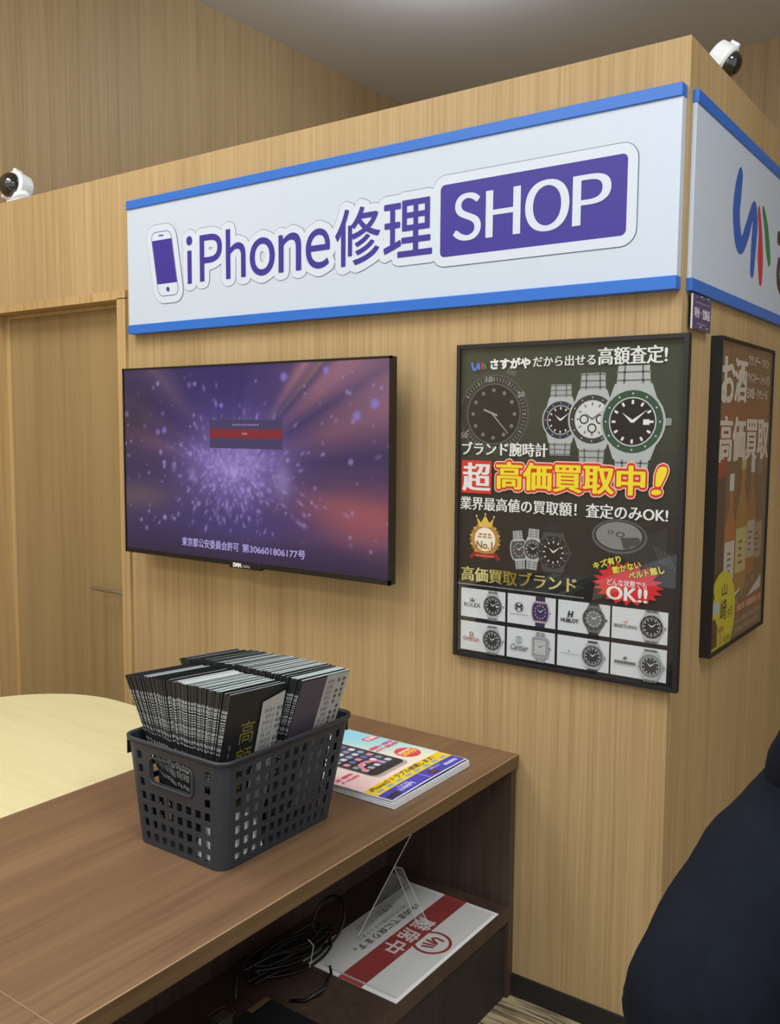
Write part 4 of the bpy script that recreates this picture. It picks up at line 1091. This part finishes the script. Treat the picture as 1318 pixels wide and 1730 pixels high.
p.build('notice_print', M_INK, ps)
# acrylic sign stand lying on it
ac = thing('acrylic_stand', 'clear acrylic card stand lying on top of the red banded notice', 'stand', (-.56, -.3, SH))
z0 = SH+.0016
m = MB(); m.box((-.700, -.545, z0), (-.425, -.092, z0+.003)); m.build('card_plate', M_ACRYL, ac)
m = MB(); m.box((-.640, -.5468, z0), (-.425, -.5452, z0+.0035)); m.box((-.425, -.545, z0), (-.4244, -.092, z0+.003)); m.build('plate_edge', M_ACRYLE, ac)
A, B, C_, D = Vector((-.655, -.425, z0+.0035)), Vector((-.655, -.075, z0+.0035)), Vector((-.760, -.075, z0+.25)), Vector((-.655, -.420, z0+.010))
def slabq(m, P, th):
    P = [Vector(q) for q in P]; nn = (P[1]-P[0]).cross(P[2]-P[0]).normalized()*th; k = len(m.v); L_ = len(P)
    m.v += [tuple(q) for q in P]+[tuple(q+nn) for q in P]
    m.f.append(tuple(k+i for i in reversed(range(L_)))); m.f.append(tuple(k+L_+i for i in range(L_)))
    for i in range(L_): m.f.append((k+i, k+(i+1) % L_, k+L_+(i+1) % L_, k+L_+i))
T1 = Vector((-.650, -.400, SH+.008)); T2 = Vector((-.655, -.040, SH+.275))
m = MB(); slabq(m, [(-.650, -.405, SH+.0055), (-.690, -.10, SH+.0055), tuple(T2)], .0025); m.build('leaning_plate', M_ACRYL, ac)
m = MB(); m.tube([T1, T2], .0016, 6); m.build('bright_edge', M_ACRYLE, ac)
Pm = T1.lerp(T2, .45)
U = [Pm, Pm+Vector((.018, .012, -.004)), Vector((-.535, -.245, SH+.008)), Vector((-.560, -.262, SH+.008))]
m = MB(); slabq(m, U, .002); m.build('support_foot', M_ACRYL, ac)
m = MB()
for a, b2 in ((0, 1), (1, 2), (2, 3), (3, 0)): m.tube([U[a], U[b2]], .0011, 6)
m.build('foot_edge', M_ACRYLE, ac)
# cable bundle
cb = thing('cable_bundle', 'tangled bundle of black power cable on the shelf beside the notice', 'cable', (-.72, -.6, SH))
rc = random.Random(5)
for k in range(9):
    m = MB(); a_, b2 = rc.uniform(.09, .125), rc.uniform(.022, .045); zc = SH+.012+.0065*k*.9
    tw = rc.uniform(-.25, .25)+.35
    cx, cy = -.712+rc.uniform(-.012, .012), -.600+rc.uniform(-.02, .02)
    pts = []
    for q in range(40):
        t_ = 2*math.pi*q/40
        lx, ly = b2*math.sin(t_)*(1+.25*math.cos(t_)), a_*math.cos(t_)
        pts.append((cx+lx*math.cos(tw)-ly*math.sin(tw)*-1*.35, cy+ly, zc+.006*math.sin(3*t_+k)))
    m.tube(pts, .0034, 7, closed=True); m.build('cable_loop', M_CABLE, cb, smooth=True)
m = MB(); m.tube([(-.70+.045*math.cos(t_), -.46+.05*math.sin(t_)*.7, SH+.06+.05*math.sin(t_)) for t_ in np.linspace(0, 6.28, 30)[:-1]], .0036, 7, closed=True); m.build('cable_loop', M_CABLE, cb, smooth=True)
m = MB(); m.tube([(-.60, -.575, SH+.03), (-.575, -.600, SH+.035), (-.565, -.640, SH+.02), (-.585, -.680, SH+.006), (-.615, -.70, SH+.004)], .0036, 7); m.build('cable_tail', M_CABLE, cb, smooth=True)
m = MB(); m.tube([(-.69, -.80, SH+.03), (-.735, -.75, SH+.07), (-.77, -.70, SH+.05), (-.75, -.64, SH+.03)], .0036, 7); m.build('cable_tail', M_CABLE, cb, smooth=True)
m = MB(); m.tube([(-.655, -.585, SH+.012), (-.640, -.588, SH+.075), (-.655, -.59, SH+.085)], .0012, 5); m.build('white_tie', M_WHITEPL, cb)
# flat black case with a chrome clip, at the very bottom edge
dv = thing('flat_case', 'flat black case with a metal clip on the shelf at the bottom edge', 'case', (-.62, -.86, SH))
m = MB(); m.box((-.655, -1.02, SH), (-.455, -.735, SH+.018)); m.build('case_body', flat('black_case', (22, 23, 26), .5), dv, bevel=.004)
m = MB(); m.box((-.654, -.800, SH+.018), (-.640, -.738, SH+.0195)); m.build('case_strip', M_EDGE, dv)
m = MB(); m.tube([(x, y, SH+.045) for x, y in rrect(-.680, -.895, -.640, -.845, .010, 3)], .0022, 6, closed=True)
m.build('chrome_clip', M_CHROME, dv)
m = MB(); m.box((-.674, -.889, SH+.018), (-.646, -.851, SH+.043)); m.build('clip_block', flat('grey_metal', (120, 120, 116), .35, metal=.8), dv, bevel=.003)

# ------------------------------------------------------------------ person at the right edge
def skin(name, joints, bones, mat, parent, sub=2):
    me = bpy.data.meshes.new(name); keys = list(joints); ix = {k: i for i, k in enumerate(keys)}
    me.from_pydata([joints[k][0] for k in keys], [(ix[a], ix[b]) for a, b in bones], [])
    o = bpy.data.objects.new(name, me); COL.objects.link(o)
    md = o.modifiers.new('s', 'SKIN'); md.use_smooth_shade = True
    for k in keys:
        r_ = joints[k][1]; r_ = (r_, r_) if not isinstance(r_, tuple) else r_
        me.skin_vertices[0].data[ix[k]].radius = r_; me.skin_vertices[0].data[ix[k]].use_root = (ix[k] == 0)
    sd = o.modifiers.new('d', 'SUBSURF'); sd.levels = sub; sd.render_levels = sub
    dg = bpy.context.evaluated_depsgraph_get(); dg.update()
    out = bpy.data.meshes.new_from_object(o.evaluated_get(dg)); bpy.data.objects.remove(o)
    out.materials.clear(); out.materials.append(mat)
    return link(name, out, None, parent, smooth=True)
Fd = Vector((-.45, .89, 0)).normalized(); Ld = Vector((-Fd.y, Fd.x, 0)); Z = Vector((0, 0, 1))
SLft = Vector((.524, -1.130, 1.150)); NK = SLft-Ld*.170+Z*.070
ELB = Vector((.452, -1.282, .955))
PEL = Vector((NK.x, NK.y, .60))-Fd*.10
J = {'pelvis': (PEL, .175), 'waist': (PEL.lerp(NK, .38)+Ld*.03, .185), 'chest': (PEL.lerp(NK, .74)+Ld*.015, .18), 'neck': (NK-Z*.01, .072), 'nape': (NK+Z*.055+Fd*.02, .055),
     'lsh': (SLft, .088), 'lel': (ELB, .086), 'lwr': (ELB+Fd*.215-Ld*.03-Z*.10, .048),
     'rsh': (NK-Ld*.175-Z*.065, .088), 'rel': (NK-Ld*.24-Z*.31+Fd*.06, .072), 'rwr': (NK-Ld*.16-Z*.42+Fd*.26, .048),
     'lhip': (PEL+Ld*.10+Fd*.04-Z*.01, .105), 'lkn': (PEL+Ld*.14+Fd*.44-Z*.02, .078), 'lan': (PEL+Ld*.13+Fd*.40-Z*.50, .050), 'lto': (PEL+Ld*.13+Fd*.56-Z*.555, .042),
     'rhip': (PEL-Ld*.10+Fd*.04-Z*.01, .105), 'rkn': (PEL-Ld*.14+Fd*.44-Z*.02, .078), 'ran': (PEL-Ld*.13+Fd*.40-Z*.50, .050), 'rto': (PEL-Ld*.13+Fd*.56-Z*.555, .042)}
Bn = [('pelvis', 'waist'), ('waist', 'chest'), ('chest', 'neck'), ('neck', 'nape'), ('chest', 'lsh'), ('lsh', 'lel'), ('lel', 'lwr'), ('chest', 'rsh'), ('rsh', 'rel'), ('rel', 'rwr'),
      ('pelvis', 'lhip'), ('lhip', 'lkn'), ('lkn', 'lan'), ('lan', 'lto'), ('pelvis', 'rhip'), ('rhip', 'rkn'), ('rkn', 'ran'), ('ran', 'rto')]
pe = thing('person', 'person in a navy hooded top seated at the right edge, arm bent', 'person', (PEL.x, PEL.y, 0))
body = skin('body', J, Bn, M_FABRIC, pe, 3)
body.data.materials.append(M_TROUSER)
tx = bpy.data.textures.new('cloth_folds', 'CLOUDS'); tx.noise_scale = .13
md = body.modifiers.new('folds', 'DISPLACE'); md.texture = tx; md.strength = .022; md.mid_level = .5; md.texture_coords = 'LOCAL'
for pg_ in body.data.polygons:
    w_ = body.matrix_world @ pg_.center
    if pg_.center.z < .56 or (pg_.center.z < .70 and (Vector(pg_.center)-PEL).dot(Fd) > .10 and abs((Vector(pg_.center)-PEL).dot(Ld)) < .24): pg_.material_index = 1
# hands
for sdn, wr, el in (('l', J['lwr'][0], J['lel'][0]), ('r', J['rwr'][0], J['rel'][0])):
    d = (wr-el).normalized(); sgn = 1 if sdn == 'l' else -1
    side = (Ld*sgn-d*(Ld*sgn).dot(d)).normalized()
    jj = {'wrist': (wr, .026), 'palm': (wr+d*.06, (.036, .020)), 'knuckles': (wr+d*.095, (.036, .017))}
    bb = [('wrist', 'palm'), ('palm', 'knuckles')]
    for q, (off, L_) in enumerate(((-.030, .062), (-.010, .074), (.010, .068), (.029, .052))):
        a = wr+d*.098+side*off; jj['f%d' % q] = (a, .0095); jj['g%d' % q] = (a+d*L_*.5-Z*.008, .0088); jj['h%d' % q] = (a+d*L_*.9-Z*.026, .0072)
        bb += [('knuckles', 'f%d' % q), ('f%d' % q, 'g%d' % q), ('g%d' % q, 'h%d' % q)]
    jj['t0'] = (wr+d*.035-side*.036, .013); jj['t1'] = (wr+d*.070-side*.056-Z*.01, .010); bb += [('wrist', 't0'), ('t0', 't1')]
    skin('hand', jj, bb, M_SKIN, pe, 2)
# head with face, ears and hair
HC = NK+Z*.215+Fd*.045
def ellip(m, c, rx, ry, rz, nu=20, nv=14, fn=None):
    b_ = len(m.v)
    for j in range(nv+1):
        th = math.pi*j/nv
        for i in range(nu):
            ph_ = 2*math.pi*i/nu
            x, y, z = math.sin(th)*math.cos(ph_), math.sin(th)*math.sin(ph_), math.cos(th)
            if fn: x, y, z = fn(x, y, z)
            m.v.append(tuple(c+Fd*x*rx+Ld*y*ry+Z*z*rz))
    for j in range(nv):
        for i in range(nu):
            k = (i+1) % nu; m.f.append((b_+j*nu+i, b_+(j+1)*nu+i, b_+(j+1)*nu+k, b_+j*nu+k))
def face(x, y, z):
    if z < 0: y *= 1+.30*z; x *= 1+.10*z
    if x > .75 and abs(y) < .22 and -.35 < z < .1: x += .20*(1-abs(y)/.22)*(1 if z < -.05 else .6)
    return x, y, z
m = MB(); ellip(m, HC, .098, .078, .120, 32, 24, face)
m.tube([NK-Z*.02, NK+Z*.07+Fd*.012, NK+Z*.15+Fd*.028], [.064, .057, .060], 16)
hd = m.build('head', M_SKIN, pe, smooth=True)
for s_ in (-1, 1):
    m = MB(); ellip(m, HC+Ld*.078*s_-Z*.01, .018, .010, .032, 10, 8); m.build('ear', M_SKIN, hd, smooth=True)
    m = MB(); ellip(m, HC+Ld*.030*s_+Fd*.088+Z*.005, .010, .013, .007, 10, 8); m.build('eye', flat('eye', (40, 30, 26), .2), hd, smooth=True)
m = MB(); ellip(m, HC+Fd*.090-Z*.062, .010, .022, .007, 10, 8); m.build('mouth', flat('lips', (170, 104, 96), .5), hd, smooth=True)
m = MB(); ellip(m, HC-Fd*.016+Z*.022, .106, .088, .116, 28, 18, lambda x, y, z: (x if x < .45 or z > .35 else .45, y, z if z > -.85 else -.85))
m.build('hair', M_HAIR, pe, smooth=True)
# hood lying round the neck
m = MB(); hp = [NK+(Fd*math.cos(a)*(.085 if math.cos(a) > 0 else .125)+Ld*math.sin(a)*.158)+Z*(.015+(.012 if math.cos(a) < 0 else -.03)) for a in np.linspace(0, 2*math.pi, 25)[:-1]]
m.tube(hp, [.043+.016*(1-math.cos(a))/2 for a in np.linspace(0, 2*math.pi, 25)[:-1]], 12, closed=True); m.build('hood', M_FABRIC, pe, smooth=True)
# the stool that carries the person
st = thing('stool', 'round black stool under the seated person, below the frame', 'stool', (PEL.x, PEL.y, 0))
zs = PEL.z-.160
m = MB(); m.lathe([(.17, zs-.05), (.19, zs-.035), (.19, zs-.012), (.17, zs)], (PEL.x, PEL.y, 0), (0, 0, 1), 28); m.build('seat', M_BLACK, st)
for k in range(4):
    a = math.pi/4+k*math.pi/2
    m = MB(); m.tube([(PEL.x+.19*math.cos(a), PEL.y+.19*math.sin(a), 0), (PEL.x+.13*math.cos(a), PEL.y+.13*math.sin(a), zs-.05)], .013, 10); m.build('leg', M_CHROME, st)
